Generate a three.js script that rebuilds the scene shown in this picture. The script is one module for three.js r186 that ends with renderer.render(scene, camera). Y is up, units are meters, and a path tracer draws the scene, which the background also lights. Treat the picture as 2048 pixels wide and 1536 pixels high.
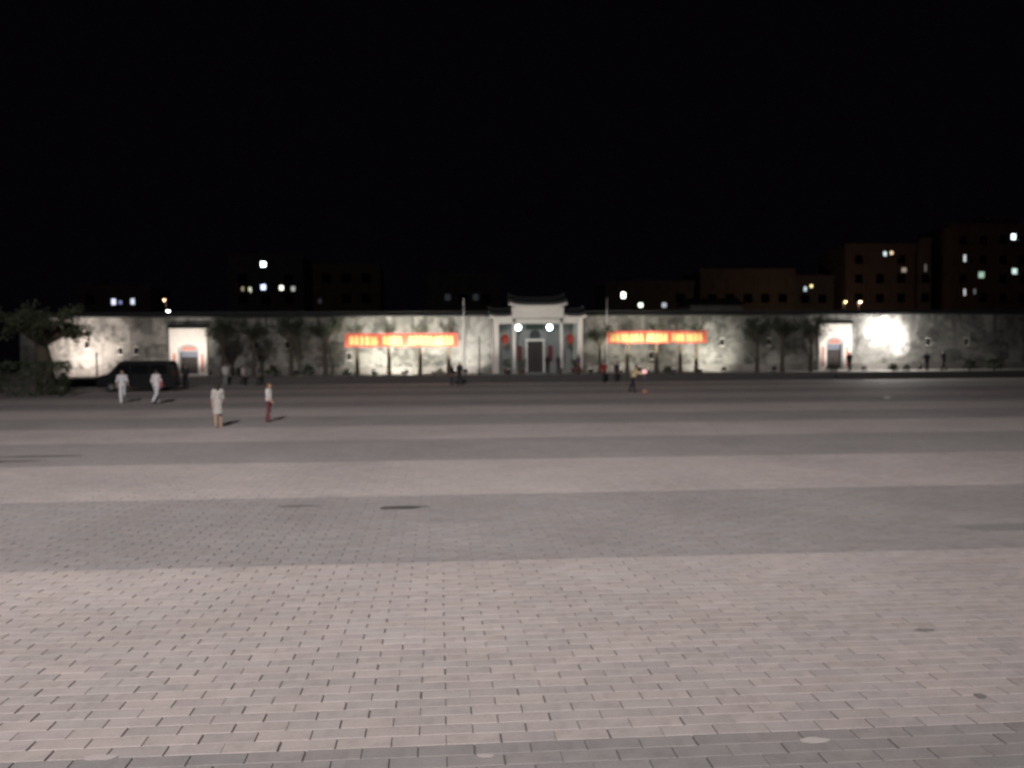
import * as THREE from 'three';
import { mergeGeometries, mergeVertices } from 'three/addons/utils/BufferGeometryUtils.js';
import { RoundedBoxGeometry } from 'three/addons/geometries/RoundedBoxGeometry.js';
import { MarchingCubes } from 'three/addons/objects/MarchingCubes.js';

// ---------------------------------------------------------------- camera, night sky, moon, exposure
const scene = new THREE.Scene();
const camera = new THREE.PerspectiveCamera(45.09, 4 / 3, 0.1, 900);
camera.position.set(0, 2.7, 0);
camera.rotation.order = 'YXZ';
camera.rotation.set(THREE.MathUtils.degToRad(-2.105), THREE.MathUtils.degToRad(-4.52), THREE.MathUtils.degToRad(-0.378));
camera.focus = 3.1;
camera.userData.fStop = 2.5;
const renderer = new THREE.WebGLRenderer();
renderer.toneMapping = THREE.LinearToneMapping;
renderer.toneMappingExposure = 1;
renderer.shadowMap.enabled = true;
{
  const n = 8, d = new Float32Array(n * n * 2 * 4);
  for (let i = 0; i < n * n * 2; i++) d.set([0.0011, 0.0007, 0.0016, 1], i * 4);
  const t = new THREE.DataTexture(d, n * 2, n, THREE.RGBAFormat, THREE.FloatType);
  t.mapping = THREE.EquirectangularReflectionMapping; t.magFilter = THREE.LinearFilter; t.needsUpdate = true;
  scene.background = t; scene.environment = t;
}
const moon = new THREE.DirectionalLight(0xfff2e0, 0.004);
moon.position.set(-60, 90, 70); moon.castShadow = true; moon.shadow.radius = 1;
moon.shadow.camera.left = -120; moon.shadow.camera.right = 120; moon.shadow.camera.top = 120; moon.shadow.camera.bottom = -120; moon.shadow.camera.far = 400;
scene.add(moon);

// ---------------------------------------------------------------- helpers
let seed = 20117;
const rnd = () => { seed = (seed + 0x6D2B79F5) | 0; let t = Math.imul(seed ^ (seed >>> 15), 1 | seed); t = (t + Math.imul(t ^ (t >>> 7), 61 | t)) ^ t; return ((t ^ (t >>> 14)) >>> 0) / 4294967296; };
const rr = (a, b) => a + (b - a) * rnd();
const V = (x, y, z) => new THREE.Vector3(x, y, z);
const lin = (r, g, b) => new THREE.Color().setRGB(r, g, b);
const mat = (c, rough = 0.85, extra = {}) => new THREE.MeshStandardMaterial({ color: Array.isArray(c) ? lin(...c) : c, roughness: rough, ...extra });
const used = new Map();
const numbered = (n) => { const k = used.get(n) ?? 0; used.set(n, k + 1); return k ? `${n}_${String(k).padStart(3, '0')}` : n; };
const on = (m) => { m.castShadow = true; m.receiveShadow = true; return m; };
function part(name, geo, material, parent, label) {
  const g = Array.isArray(geo) ? join(geo) : geo;
  const m = on(new THREE.Mesh(g, material)); m.name = name; parent.add(m);
  if (label) m.userData.label = label;
  return m;
}
function thing(name, label, category, pos = [0, 0, 0], turn = 0, group) {
  const o = new THREE.Group(); o.name = numbered(name); o.position.set(...pos); o.rotation.y = turn; scene.add(o);
  o.userData = { label, category }; if (group) o.userData.group = group;
  return o;
}
function tagged(name, geo, material, label, category, group) {
  const m = part(numbered(name), geo, material, scene); m.userData = { label, category }; if (group) m.userData.group = group; return m;
}
function struct(name, geo, material) { const m = part(numbered(name), geo, material, scene); m.userData.kind = 'structure'; return m; }
function join(list) {
  const gs = list.map((g) => { const q = g.index ? g.toNonIndexed() : g.clone(); for (const k of Object.keys(q.attributes)) if (!['position', 'normal', 'uv'].includes(k)) q.deleteAttribute(k); if (!q.attributes.uv) q.setAttribute('uv', new THREE.BufferAttribute(new Float32Array(q.attributes.position.count * 2), 2)); return q; });
  return mergeGeometries(gs);
}
const bx = (w, h, d, x = 0, y = 0, z = 0) => new THREE.BoxGeometry(w, h, d).translate(x, y, z);
const rb = (w, h, d, x = 0, y = 0, z = 0, r = 0.02) => new RoundedBoxGeometry(w, h, d, 2, Math.min(r, w / 2.1, h / 2.1, d / 2.1)).translate(x, y, z);
const cyl = (r0, r1, h, x = 0, y = 0, z = 0, n = 12) => new THREE.CylinderGeometry(r1, r0, h, n).translate(x, y + h / 2, z);
function limb(a, b, r0, r1, n = 7) {   // tapered bar between two points
  const d = b.clone().sub(a), g = new THREE.CylinderGeometry(r1, r0, d.length(), n, 1);
  g.translate(0, d.length() / 2, 0); g.applyQuaternion(new THREE.Quaternion().setFromUnitVectors(V(0, 1, 0), d.normalize())); g.translate(a.x, a.y, a.z); return g;
}
// value noise
const hash = (x, y, s) => { let h = Math.imul(x, 374761393) + Math.imul(y, 668265263) + Math.imul(s, 974634721); h = Math.imul(h ^ (h >>> 13), 1274126177); return ((h ^ (h >>> 16)) >>> 0) / 4294967296; };
function vn(x, y, s) { const xi = Math.floor(x), yi = Math.floor(y), f = x - xi, g = y - yi, u = f * f * (3 - 2 * f), v = g * g * (3 - 2 * g);
  return (hash(xi, yi, s) * (1 - u) + hash(xi + 1, yi, s) * u) * (1 - v) + (hash(xi, yi + 1, s) * (1 - u) + hash(xi + 1, yi + 1, s) * u) * v; }
const fbm = (x, y, s, o = 4) => { let a = 0, w = 0.5, t = 0; for (let i = 0; i < o; i++) { a += w * vn(x, y, s + i); t += w; w *= 0.5; x *= 2.07; y *= 2.07; } return a / t; };
function texture(w, h, fn, srgb = true) {
  const d = new Uint8Array(w * h * 4);
  const enc = (v) => { v = Math.min(1, Math.max(0, v)); return Math.round(255 * (srgb ? (v <= 0.0031308 ? v * 12.92 : 1.055 * v ** (1 / 2.4) - 0.055) : v)); };
  for (let j = 0; j < h; j++) for (let i = 0; i < w; i++) { const c = fn(i, j); d.set([enc(c[0]), enc(c[1]), enc(c[2]), 255], (j * w + i) * 4); }
  const t = new THREE.DataTexture(d, w, h, THREE.RGBAFormat); t.magFilter = THREE.LinearFilter; t.minFilter = THREE.LinearMipmapLinearFilter; t.generateMipmaps = true;
  t.wrapS = t.wrapT = THREE.RepeatWrapping; if (srgb) t.colorSpace = THREE.SRGBColorSpace; t.needsUpdate = true; return t;
}
function spot(parent, pos, to, color, cd, angle, penumbra, radius) {
  const l = new THREE.SpotLight(color, cd, 0, angle, penumbra, 2); l.position.set(...pos); l.target.position.set(...to); l.castShadow = true; l.shadow.radius = radius;
  parent.add(l); parent.add(l.target); return l;
}

// ---------------------------------------------------------------- the plaza
const LX = 0.38, LZ = 0.172, Z0 = -3.6, Z1 = -46, X0 = -26, X1 = 34, BAND = 5.5;
const bandLight = (z) => { const k = Math.floor((-z - 0.7) / BAND); return (k % 2 + 2) % 2 === 1; };   // stripes 5.5 m wide across the square
const soil = mat([0.14, 0.128, 0.122], 0.95);
struct('ground', new THREE.PlaneGeometry(700, 700).rotateX(-Math.PI / 2).translate(0, -0.013, -60), soil);
const grain = texture(512, 512, (i, j) => { const a = fbm(i / 9, j / 9, 3, 3), b = hash(i, j, 9), c = fbm(i / 90, j / 90, 5, 3); const v = 0.62 + 0.2 * a + 0.14 * b + 0.26 * c; return [v, v, v]; });
const grainBump = texture(256, 256, (i, j) => { const v = 0.5 * fbm(i / 5, j / 5, 21, 3) + 0.5 * hash(i, j, 22); return [v, v, v]; }, false);
const paveMat = (c) => mat(c, 0.8, { map: grain, bumpMap: grainBump, bumpScale: 0.0015 });
const LIGHTC = [0.455, 0.395, 0.372], DARKC = [0.325, 0.295, 0.284];
const plaza = new THREE.Group(); plaza.name = 'plaza'; plaza.userData.kind = 'structure'; scene.add(plaza);
{
  // one paver: chamfered slab, top at y 0
  const w = LX - 0.0085, d = LZ - 0.004, c = 0.0035, h = 0.034;
  const top = [[-w / 2 + c, 0, -d / 2 + c], [w / 2 - c, 0, -d / 2 + c], [w / 2 - c, 0, d / 2 - c], [-w / 2 + c, 0, d / 2 - c]];
  const rim = [[-w / 2, -c, -d / 2], [w / 2, -c, -d / 2], [w / 2, -c, d / 2], [-w / 2, -c, d / 2]];
  const low = rim.map(([x, , z]) => [x, -h, z]);
  const pos = [], uv = [];
  const quad = (a, b, c2, d2) => { for (const p of [a, c2, b, a, d2, c2]) { pos.push(...p); uv.push(p[0] / 0.9, (p[2] + p[1]) / 0.9); } };
  quad(...top);
  for (let i = 0; i < 4; i++) { const k = (i + 1) % 4; quad(rim[i], rim[k], top[k], top[i]); quad(low[i], low[k], rim[k], rim[i]); }
  const slab = (du, dv) => { const g = new THREE.BufferGeometry(); g.setAttribute('position', new THREE.Float32BufferAttribute(pos, 3)); g.setAttribute('uv', new THREE.Float32BufferAttribute(uv.map((v, i) => v + (i % 2 ? dv : du)), 2)); g.computeVertexNormals(); return g; };
  const slabs = [0, 1, 2, 3, 4].map((i) => slab(i * 0.37, i * 0.23));
  const tones = { true: [], false: [] };
  for (const lightBand of [true, false]) for (let i = 0; i < 6; i++) { const k = 0.94 + 0.024 * i, b = lightBand ? LIGHTC : DARKC; tones[lightBand].push(paveMat([b[0] * k * (1 + 0.015 * (i % 3 - 1)), b[1] * k, b[2] * k * (1 - 0.01 * (i % 3 - 1))])); }
  const all = [];
  let row = 0;
  for (let z = Z0; z > Z1; z -= LZ, row++) for (let x = X0 + (row % 2) * LX / 2; x < X1; x += LX) all.push([x, z]);
  // those that show largest: nearest ones inside the view
  const inView = ([x, z]) => { const a = Math.atan2(x, -z) - 0.079; return -z > 5.85 && Math.abs(Math.tan(a)) < 0.56; };
  const near = new Set(all.filter(inView).sort((a, b) => b[1] - a[1]).slice(0, 300));
  const place = (o, x, z) => { o.position.set(x, rr(-0.0012, 0.0006), z); o.rotation.set(rr(-1, 1) * 0.003, rnd() < 0.5 ? Math.PI : 0, rr(-1, 1) * 0.003); };
  const rest = [[], [], [], [], []];
  for (const p of all) {
    const lightBand = bandLight(p[1]), v = Math.floor(rnd() * 5);
    if (near.has(p)) { const m = on(new THREE.Mesh(slabs[v], tones[lightBand][Math.floor(rnd() * 6)])); m.name = 'paver'; place(m, p[0] + rr(-1, 1) * 0.0045, p[1]); plaza.add(m); }
    else rest[v].push([p, lightBand]);
  }
  const tmp = new THREE.Object3D(), white = paveMat([1, 1, 1]);
  rest.forEach((list, v) => {
    const im = new THREE.InstancedMesh(slabs[v], white, list.length); im.name = 'paving_beyond'; im.userData.kind = 'stuff'; on(im);
    list.forEach(([[x, z], lightBand], i) => {
      place(tmp, x + rr(-1, 1) * 0.0045, z); tmp.updateMatrix(); im.setMatrixAt(i, tmp.matrix);
      const b = lightBand ? LIGHTC : DARKC, k = 0.94 + 0.12 * rnd(), p = 0.84 + 0.32 * fbm(x / 2.2, z / 2.2, 40, 4), q = 1 + 0.04 * (rnd() - 0.5);
      im.setColorAt(i, lin(b[0] * k * p * q, b[1] * k * p, b[2] * k * p / q));
    });
    plaza.add(im);
  });
  // beyond the pieces one can tell apart: the same stripes as sheets
  const strip = (x0, x1, za, zb, lightBand) => { const g = new THREE.PlaneGeometry(x1 - x0, za - zb).rotateX(-Math.PI / 2).translate((x0 + x1) / 2, -0.002, (za + zb) / 2); const P = g.attributes.position, U = g.attributes.uv; for (let i = 0; i < P.count; i++) U.setXY(i, P.getX(i) / 3, P.getZ(i) / 3); part('far_paving', g, farMat[lightBand], plaza); };
  const farMat = { true: paveMat(LIGHTC.map((v) => v * 0.97)), false: paveMat(DARKC.map((v) => v * 0.97)) };
  for (let k = -1; k < 14; k++) {
    const za = -0.7 - k * BAND, zb = Math.max(za - BAND, -76.98); if (za <= zb) break;
    const lb = bandLight((za + zb) / 2), edge = Z1 + 0.02;
    if (zb < edge) strip(X0, X1, Math.min(za, edge), zb, lb);
    strip(-110, X0 - 0.21, za, zb, lb); strip(X1 + 0.21, 130, za, zb, lb);
  }
}

// ---------------------------------------------------------------- terrace and steps before the compound
const stoneTex = texture(512, 256, (i, j) => { const v = 0.55 + 0.3 * fbm(i / 40, j / 40, 61, 4) + 0.18 * hash(i, j, 62); return [v, v * 0.98, v * 0.95]; });
const darkStone = mat([0.085, 0.08, 0.078], 0.8, { map: stoneTex }), paleStone = mat([0.3, 0.285, 0.265], 0.85, { map: stoneTex });
const terrace = new THREE.Group(); terrace.name = 'terrace'; terrace.userData.kind = 'structure'; scene.add(terrace);
part('terrace_body', bx(132, 0.5, 30, 9, 0.25, -92.05), darkStone, terrace);
for (let x = -57; x < 74.5; x += 1.5) part('coping_stone', rb(1.48, 0.1, 0.55, x + 0.75, 0.55, -77.3, 0.012), darkStone, terrace);
part('terrace_paving', bx(132, 0.09, 29.4, 9, 0.547, -92.3), paleStone, terrace);
const steps = (label, x, w) => { const s = thing('stone_steps', label, 'steps', [x, 0, -77.05], 0, 'steps up to the terrace'); for (let i = 0; i < 3; i++) part('step', rb(w, 0.15 * (3 - i), 0.34, 0, 0.075 * (3 - i), 0.17 + 0.34 * i, 0.01), darkStone, s); };
steps('wide dark stone steps before the lamplit central gatehouse', 8.9, 9);
steps('short dark stone steps before the white gate near the van', -22.4, 3.6);
steps('short dark stone steps before the white gate beside the glaring floodlit patch', 35.6, 3.4);

// ---------------------------------------------------------------- the long compound wall
const ZW = -86;
const WX0 = -37.3, WX1 = 58, WY0 = 0.6, WY1 = 5.85;
const runs = [...Array(150).keys()].map(() => ({ x: rr(0, WX1 - WX0), len: rr(0.5, 3.6), w: rr(0.05, 0.28), k: rr(0.25, 0.6) }));      // rain streaks below the coping
const repairs = [...Array(34).keys()].map(() => ({ x: rr(0, WX1 - WX0), y: rr(0.4, 4.6), w: rr(0.4, 1.8), h: rr(0.3, 1.3), k: rr(0.72, 1.18) }));   // patched plaster
const plaster = texture(2048, 128, (i, j) => {
  const x = i / 2048 * (WX1 - WX0), y = j / 128 * (WY1 - WY0), wob = 0.25 * (fbm(x * 2, y * 2, 70, 3) - 0.5);
  let v = 0.215 + 0.10 * (fbm(x * 1.6, y * 1.6, 80, 4) - 0.5) + 0.06 * (hash(i, j, 81) - 0.5);
  for (const r of repairs) if (Math.abs(x + wob - r.x) < r.w / 2 && Math.abs(y + wob - r.y) < r.h / 2) v *= r.k;
  const blot = fbm(x * 0.75, y * 0.9, 90, 5), small = fbm(x * 2.1, y * 2.1, 99, 3), damp = fbm(x * 0.9, 3, 111, 4) * 1.5;
  let d = 0.42 * THREE.MathUtils.smoothstep(blot, 0.46, 0.6) + 0.25 * THREE.MathUtils.smoothstep(small, 0.5, 0.62);
  for (const r of runs) if (Math.abs(x + wob * 0.3 - r.x) < r.w && WY1 - WY0 - y < r.len * (0.7 + 0.6 * hash(i, 3, 117))) d = Math.max(d, r.k);
  if (y < damp) d += 0.3 * THREE.MathUtils.smoothstep(fbm(x * 3, y * 3, 121, 3), 0.36, 0.5);
  v = Math.max(v * (1 - d), 0.055);
  return [v, v * 0.965, v * 0.88];
});
const wallMat = mat([1, 1, 1], 0.9, { map: plaster });
const whitewash = mat([0.74, 0.71, 0.66], 0.85, { map: texture(256, 256, (i, j) => { const v = 0.8 + 0.2 * fbm(i / 30, j / 30, 130, 4) - 0.1 * THREE.MathUtils.smoothstep(fbm(i / 60, j / 18, 133, 4), 0.55, 0.7); return [v, v * 0.99, v * 0.97]; }) });
const tileMat = mat([0.035, 0.037, 0.038], 0.8), woodMat = mat([0.025, 0.018, 0.016], 0.7), redPaint = mat([0.42, 0.05, 0.035], 0.7), darkMetal = mat([0.03, 0.03, 0.032], 0.55, { metalness: 0.6 });
const compound = thing('compound_wall', 'long stained plaster wall of the walled compound, floodlit, with tiled coping', 'wall', [0, 0, 0]);
const GATES = [{ x: -22.55, w: 3.3, top: 4.85, dw: 1.55, dtop: 2.75 }, { x: 37.75, w: 3.15, top: 5.0, dw: 1.45, dtop: 3.05 }];
const GX = 8.95;
const slits = [[-28.6, 2.85], [-27.2, 2.85], [-31.5, 3.4], [-16.6, 3.3], [-13.8, 3.3], [-8.2, 2.2], [20, 2.1], [26.8, 3.3], [31.4, 3.3], [47.2, 3.2], [51, 3.2]];
{
  const s = new THREE.Shape(); s.moveTo(WX0, WY0); s.lineTo(WX1, WY0); s.lineTo(WX1, WY1); s.lineTo(WX0, WY1); s.closePath();
  const hole = (x0, y0, x1, y1) => { const h = new THREE.Path(); h.moveTo(x0, y0); h.lineTo(x0, y1); h.lineTo(x1, y1); h.lineTo(x1, y0); h.closePath(); s.holes.push(h); };
  for (const g of GATES) hole(g.x - g.dw / 2, WY0 + 0.02, g.x + g.dw / 2, g.dtop);
  hole(GX - 1.3, WY0 + 0.02, GX + 1.3, 3.4);
  for (const [x, y] of slits) hole(x - 0.17, y - 0.3, x + 0.17, y + 0.3);
  const g = new THREE.ExtrudeGeometry(s, { depth: 0.55, bevelEnabled: false }); g.translate(0, 0, ZW - 0.55);
  const P = g.attributes.position, U = g.attributes.uv; for (let i = 0; i < P.count; i++) U.setXY(i, (P.getX(i) - WX0) / (WX1 - WX0), (P.getY(i) - WY0) / (WY1 - WY0));
  part('wall', g, wallMat, compound);
  for (let x = WX0; x < WX1 - 0.1; x += 1.2) { if (GATES.some((q) => Math.abs(x + 0.6 - q.x) < q.w / 2 + 0.6) || Math.abs(x + 0.6 - GX) < 4.9) continue; part('plinth_stone', rb(1.18, 0.62, 0.1, x + 0.6, 0.905, ZW + 0.05, 0.012), mat2((x * 7) % 3), compound); }
  for (const [x, y] of slits) { const w = part('slit_window', [bx(0.46, 0.08, 0.14, x, y - 0.34, ZW + 0.07), bx(0.46, 0.08, 0.12, x, y + 0.34, ZW + 0.06)], whitewash, compound); part('bars', [-0.08, 0, 0.08].map((o) => cyl(0.012, 0.012, 0.6, x + o, y - 0.3, ZW - 0.2, 6)), darkMetal, w); }
  // coping: sloped slab with rolls of round tiles
  const cs = new THREE.Shape(); cs.moveTo(0.34, 0); cs.lineTo(0.34, 0.06); cs.lineTo(-0.27, 0.3); cs.lineTo(-0.9, 0.06); cs.lineTo(-0.9, 0); cs.closePath();
  const cg = new THREE.ExtrudeGeometry(cs, { depth: WX1 - WX0, bevelEnabled: false }); cg.rotateY(-Math.PI / 2); cg.rotateY(Math.PI); cg.rotateY(0);
  cg.computeBoundingBox(); const cb = cg.boundingBox; cg.translate(WX0 - cb.min.x, WY1, 0);
  { const q = cg.attributes.position; const z = cb.max.z; cg.translate(0, 0, ZW + 0.34 - z); }
  part('coping', cg, tileMat, compound);
  const rolls = []; for (let x = WX0 + 0.12; x < WX1; x += 0.26) rolls.push(limb(V(x, WY1 + 0.075, ZW + 0.37), V(x, WY1 + 0.33, ZW - 0.27), 0.06, 0.06, 6));
  const rt = part('coping_tiles', rolls, tileMat, compound); rt.userData.kind = 'stuff';
  part('ridge', bx(WX1 - WX0, 0.16, 0.2, (WX0 + WX1) / 2, WY1 + 0.41, ZW - 0.27), tileMat, compound);
}
function mat2(i) { mat2.m ??= [0.8, 0.95, 1.1].map((k) => mat([0.2 * k, 0.19 * k, 0.18 * k], 0.85, { map: stoneTex })); return mat2.m[Math.abs(Math.floor(i)) % 3]; }

// side gates: white surrounds with a shallow arch, plaque, couplets, leaves
const plaqueMat = mat([0.5, 0.2, 0.15], 0.75), slate = mat([0.14, 0.16, 0.2], 0.6), stoneGrey = mat([0.36, 0.35, 0.35], 0.8);
const gateLabels = ['white gate surround with arch and red couplets behind the dark van', 'white gate surround with red plaque beside the glaring floodlit patch of wall'];
GATES.forEach((g, gi) => {
  const t = thing('gate_portal', gateLabels[gi], 'gate', [g.x, 0.592, ZW + 0.02], 0, 'white side gates in the long wall');
  const H = g.top - 0.6, dh = g.dtop - 0.6, s = new THREE.Shape(); s.moveTo(-g.w / 2, 0); s.lineTo(g.w / 2, 0); s.lineTo(g.w / 2, H); s.lineTo(-g.w / 2, H); s.closePath();
  const a = new THREE.Path(), aw = g.dw / 2 + 0.18, ay = dh + 0.1; a.moveTo(-aw, 0.02); a.lineTo(-aw, ay); a.absellipse(0, ay, aw, 0.62, Math.PI, 0, true); a.lineTo(aw, 0.02); a.closePath(); s.holes.push(a);
  part('surround', new THREE.ExtrudeGeometry(s, { depth: 0.3, bevelEnabled: true, bevelSize: 0.02, bevelThickness: 0.02, bevelSegments: 1 }), whitewash, t);
  // recessed tympanum and jambs
  const ty = new THREE.Shape(); ty.moveTo(-aw, dh); ty.lineTo(-aw, ay); ty.absellipse(0, ay, aw, 0.62, Math.PI, 0, true); ty.lineTo(aw, dh); ty.closePath();
  part('tympanum', new THREE.ExtrudeGeometry(ty, { depth: 0.1, bevelEnabled: false }), stoneGrey, t);
  for (const k of [-1, 1]) part('jamb', bx(0.17, dh, 0.14, k * (aw - 0.09), dh / 2 + 0.004, 0.07), stoneGrey, t);
  part('plaque', rb(g.dw * 0.72, 0.3, 0.05, 0, dh + 0.27, 0.13), plaqueMat, t, 'red plaque over the doorway');
  for (const k of [-1, 1]) part('couplet', rb(0.2, dh * 0.78, 0.02, k * (aw + 0.27), dh * 0.52, 0.345, 0.006), mat([0.55, 0.13, 0.08], 0.7), t, 'narrow red couplet strip beside the door');
  part('fanlight', bx(g.dw, 0.5, 0.05, 0, dh - 0.25, -0.3), slate, t);
  for (const k of [-1, 1]) { const d = part('door_leaf', rb(g.dw / 2 - 0.01, dh - 0.53, 0.06, k * g.dw / 4, (dh - 0.53) / 2 + 0.02, -0.3), woodMat, t); part('ring_handle', new THREE.TorusGeometry(0.06, 0.012, 6, 14).translate(k * 0.14, 1.1, -0.25), darkMetal, d); }
  part('threshold', rb(g.dw - 0.01, 0.14, 0.22, 0, 0.078, -0.08), stoneGrey, t);
  const cs = new THREE.Shape(); cs.moveTo(0, 0); cs.lineTo(0.62, -0.02); cs.lineTo(0.64, 0.05); cs.lineTo(0, 0.3); cs.closePath();
  part('canopy', new THREE.ExtrudeGeometry(cs, { depth: g.w + 0.3, bevelEnabled: false }).rotateY(-Math.PI / 2).translate((g.w + 0.3) / 2, H + 0.03, 0.01), tileMat, t);
});

// ---------------------------------------------------------------- central gatehouse
const gate = thing('gatehouse', 'white central gatehouse with raised middle roof and two glowing lamps', 'gatehouse', [GX, 0.594, ZW]);
const ZF = 2.6;   // porch depth
{
  const cream = whitewash;
  // back wall faces, three bays
  const s = new THREE.Shape(); s.moveTo(-4.05, 0); s.lineTo(4.05, 0); s.lineTo(4.05, 5.0); s.lineTo(2.3, 5.0); s.lineTo(2.3, 6.05); s.lineTo(-2.3, 6.05); s.lineTo(-2.3, 5.0); s.lineTo(-4.05, 5.0); s.closePath();
  const h = new THREE.Path(); h.moveTo(-0.72, 0.02); h.lineTo(-0.72, 2.85); h.lineTo(0.72, 2.85); h.lineTo(0.72, 0.02); h.closePath(); s.holes.push(h);
  const md = new THREE.Path(); md.absarc(0, 3.45, 0.42, 0, Math.PI * 2, true); s.holes.push(md);
  part('wall', new THREE.ExtrudeGeometry(s, { depth: 0.3, bevelEnabled: false }).translate(0, 0, 0.02), mat([0.24, 0.245, 0.25], 0.85, { map: stoneTex }), gate, 'grey inner wall of the porch');
  for (const k of [-1, 1]) { part('side_wall', bx(0.5, 5.0, ZF - 0.32, k * 3.8, 2.5, 0.325 + (ZF - 0.32) / 2), cream, gate);
    part('pier', rb(0.5, 5.03, 0.5, k * 3.8, 2.515, ZF + 0.26), cream, gate);
    const c = part('column', [cyl(0.17, 0.15, 4.15, k * 2.15, 0.4, ZF + 0.25, 16)], cream, gate); part('base', [rb(0.52, 0.16, 0.52, k * 2.15, 0.08, ZF + 0.25), cyl(0.24, 0.19, 0.24, k * 2.15, 0.16, ZF + 0.25, 16)], stoneGrey, c);
    part('tie_beam', rb(1.36, 0.5, 0.3, k * 2.97, 4.72, ZF + 0.25), cream, gate); }
  part('lintel', rb(4.0, 0.42, 0.32, 0, 4.68, ZF + 0.25), cream, gate);
  part('attic', rb(4.7, 1.02, 0.36, 0, 5.46, ZF + 0.22), cream, gate, 'pale attic panel between lintel and upper roof');
  for (const k of [-1, 1]) part('attic_side', bx(0.3, 1.0, ZF - 0.32, k * 2.2, 5.46, 0.325 + (ZF - 0.32) / 2), cream, gate);
  part('porch_ceiling', bx(7.1, 0.08, ZF - 0.36, 0, 4.98 - 0.06, 0.33 + (ZF - 0.32) / 2), woodMat, gate);
  // roofs with upturned ends
  const roof = (name, x0, x1, y, lift, over) => {
    const n = 18, zs = [[ZF + 0.62 + over, 0], [ZF / 2 + 0.2, 0.4], [-0.7, 0.05]], pos = [], idx = [];
    for (const t of [0, 0.2]) for (let i = 0; i <= n; i++) for (const [z, up] of zs) { const u = i / n * 2 - 1; pos.push(x0 + (x1 - x0) * i / n, y + up + t + lift * Math.abs(u) ** 4, z); }
    const m = (n + 1) * 3; for (let i = 0; i < n; i++) for (let j = 0; j < 2; j++) { const a = i * 3 + j, b = a + 3; idx.push(a, a + 1, b, b, a + 1, b + 1, m + a, m + b, m + a + 1, m + b, m + b + 1, m + a + 1); }
    for (let i = 0; i < n; i++) for (const j of [0, 2]) { const a = i * 3 + j, b = a + 3; idx.push(a, b, m + a, b, m + b, m + a); }
    for (const i of [0, n]) for (let j = 0; j < 2; j++) { const a = i * 3 + j, b = a + 1; idx.push(a, m + a, b, b, m + a, m + b); }
    const g = new THREE.BufferGeometry(); g.setAttribute('position', new THREE.Float32BufferAttribute(pos, 3)); g.setIndex(idx); const g2 = g.toNonIndexed(); g2.computeVertexNormals();
    const r = part(name, g2, tileMat, gate);
    const rolls = []; for (let x = x0 + 0.12; x < x1 - 0.05; x += 0.25) { const u = Math.abs((x - x0) / (x1 - x0) * 2 - 1) ** 4 * lift; rolls.push(limb(V(x, y + 0.22 + u, zs[0][0] + 0.03), V(x, y + 0.62 + u, zs[1][0]), 0.06, 0.06, 6)); }
    const rt = part('roof_tiles', rolls, tileMat, r); rt.userData.kind = 'stuff';
    part('ridge', [...Array(10).keys()].map((i) => { const xa = x0 + (x1 - x0) * i / 10, xb = x0 + (x1 - x0) * (i + 1) / 10, f = (x) => y + 0.7 + (lift + 0.12) * Math.abs((x - x0) / (x1 - x0) * 2 - 1) ** 4; return limb(V(xa, f(xa), zs[1][0]), V(xb, f(xb), zs[1][0]), 0.11, 0.11, 6); }), tileMat, r);
    // pale moulded eave under the tiles
    part('eave_moulding', [...Array(12).keys()].map((i) => { const xa = x0 + (x1 - x0) * i / 12, xb = x0 + (x1 - x0) * (i + 1) / 12, f = (x) => y - 0.1 + lift * Math.abs((x - x0) / (x1 - x0) * 2 - 1) ** 4; const a = V(xa, f(xa), zs[0][0] - 0.14), b = V(xb + 0.003, f(xb), zs[0][0] - 0.14); const g3 = new THREE.BoxGeometry(a.distanceTo(b), 0.26, 0.2); g3.rotateZ(Math.atan2(b.y - a.y, b.x - a.x)); const c = a.add(b).multiplyScalar(0.5); return g3.translate(c.x, c.y, c.z); }), cream, r);
  };
  roof('upper_roof', -2.62, 2.62, 6.12, 0.28, 0);
  roof('side_roof', -4.35, -2.42, 5.12, 0.14, -0.12); roof('side_roof', 2.42, 4.35, 5.12, 0.14, -0.12);
  // doorway
  for (const k of [-1, 1]) { part('door_frame', rb(0.16, 2.98, 0.22, k * 0.8, 1.5, 0.4), cream, gate);
    const d = part('door_leaf', rb(0.7, 2.78, 0.07, k * 0.355, 1.42, 0.2), woodMat, gate); part('ring_handle', new THREE.TorusGeometry(0.07, 0.014, 6, 14).translate(k * 0.12, 1.2, 0.25), darkMetal, d);
    part('couplet', rb(0.44, 1.5, 0.04, k * 1.42, 1.75, 0.345, 0.01), mat([0.11, 0.015, 0.014], 0.7), gate, 'dark red door couplet panel'); }
  part('door_head', rb(1.8, 0.2, 0.24, 0, 3.02, 0.4), cream, gate);
  part('round_window', [new THREE.TorusGeometry(0.44, 0.05, 8, 24).translate(0, 3.72 - 0.27, 0.34), bx(0.03, 0.84, 0.03, 0, 3.45, 0.25), bx(0.84, 0.03, 0.035, 0, 3.45, 0.25)], darkMetal, gate);
  part('window_backing', new THREE.CircleGeometry(0.5, 24).translate(0, 3.45, 0.03), mat([0.02, 0.03, 0.026], 0.5), gate);
  const sb = part('signboard', rb(1.7, 0.62, 0.08, 0, 4.3, 0.38, 0.02), mat([0.014, 0.028, 0.02], 0.55), gate, 'dark green signboard over the door'); sb.rotation.x = 0;
}
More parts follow.
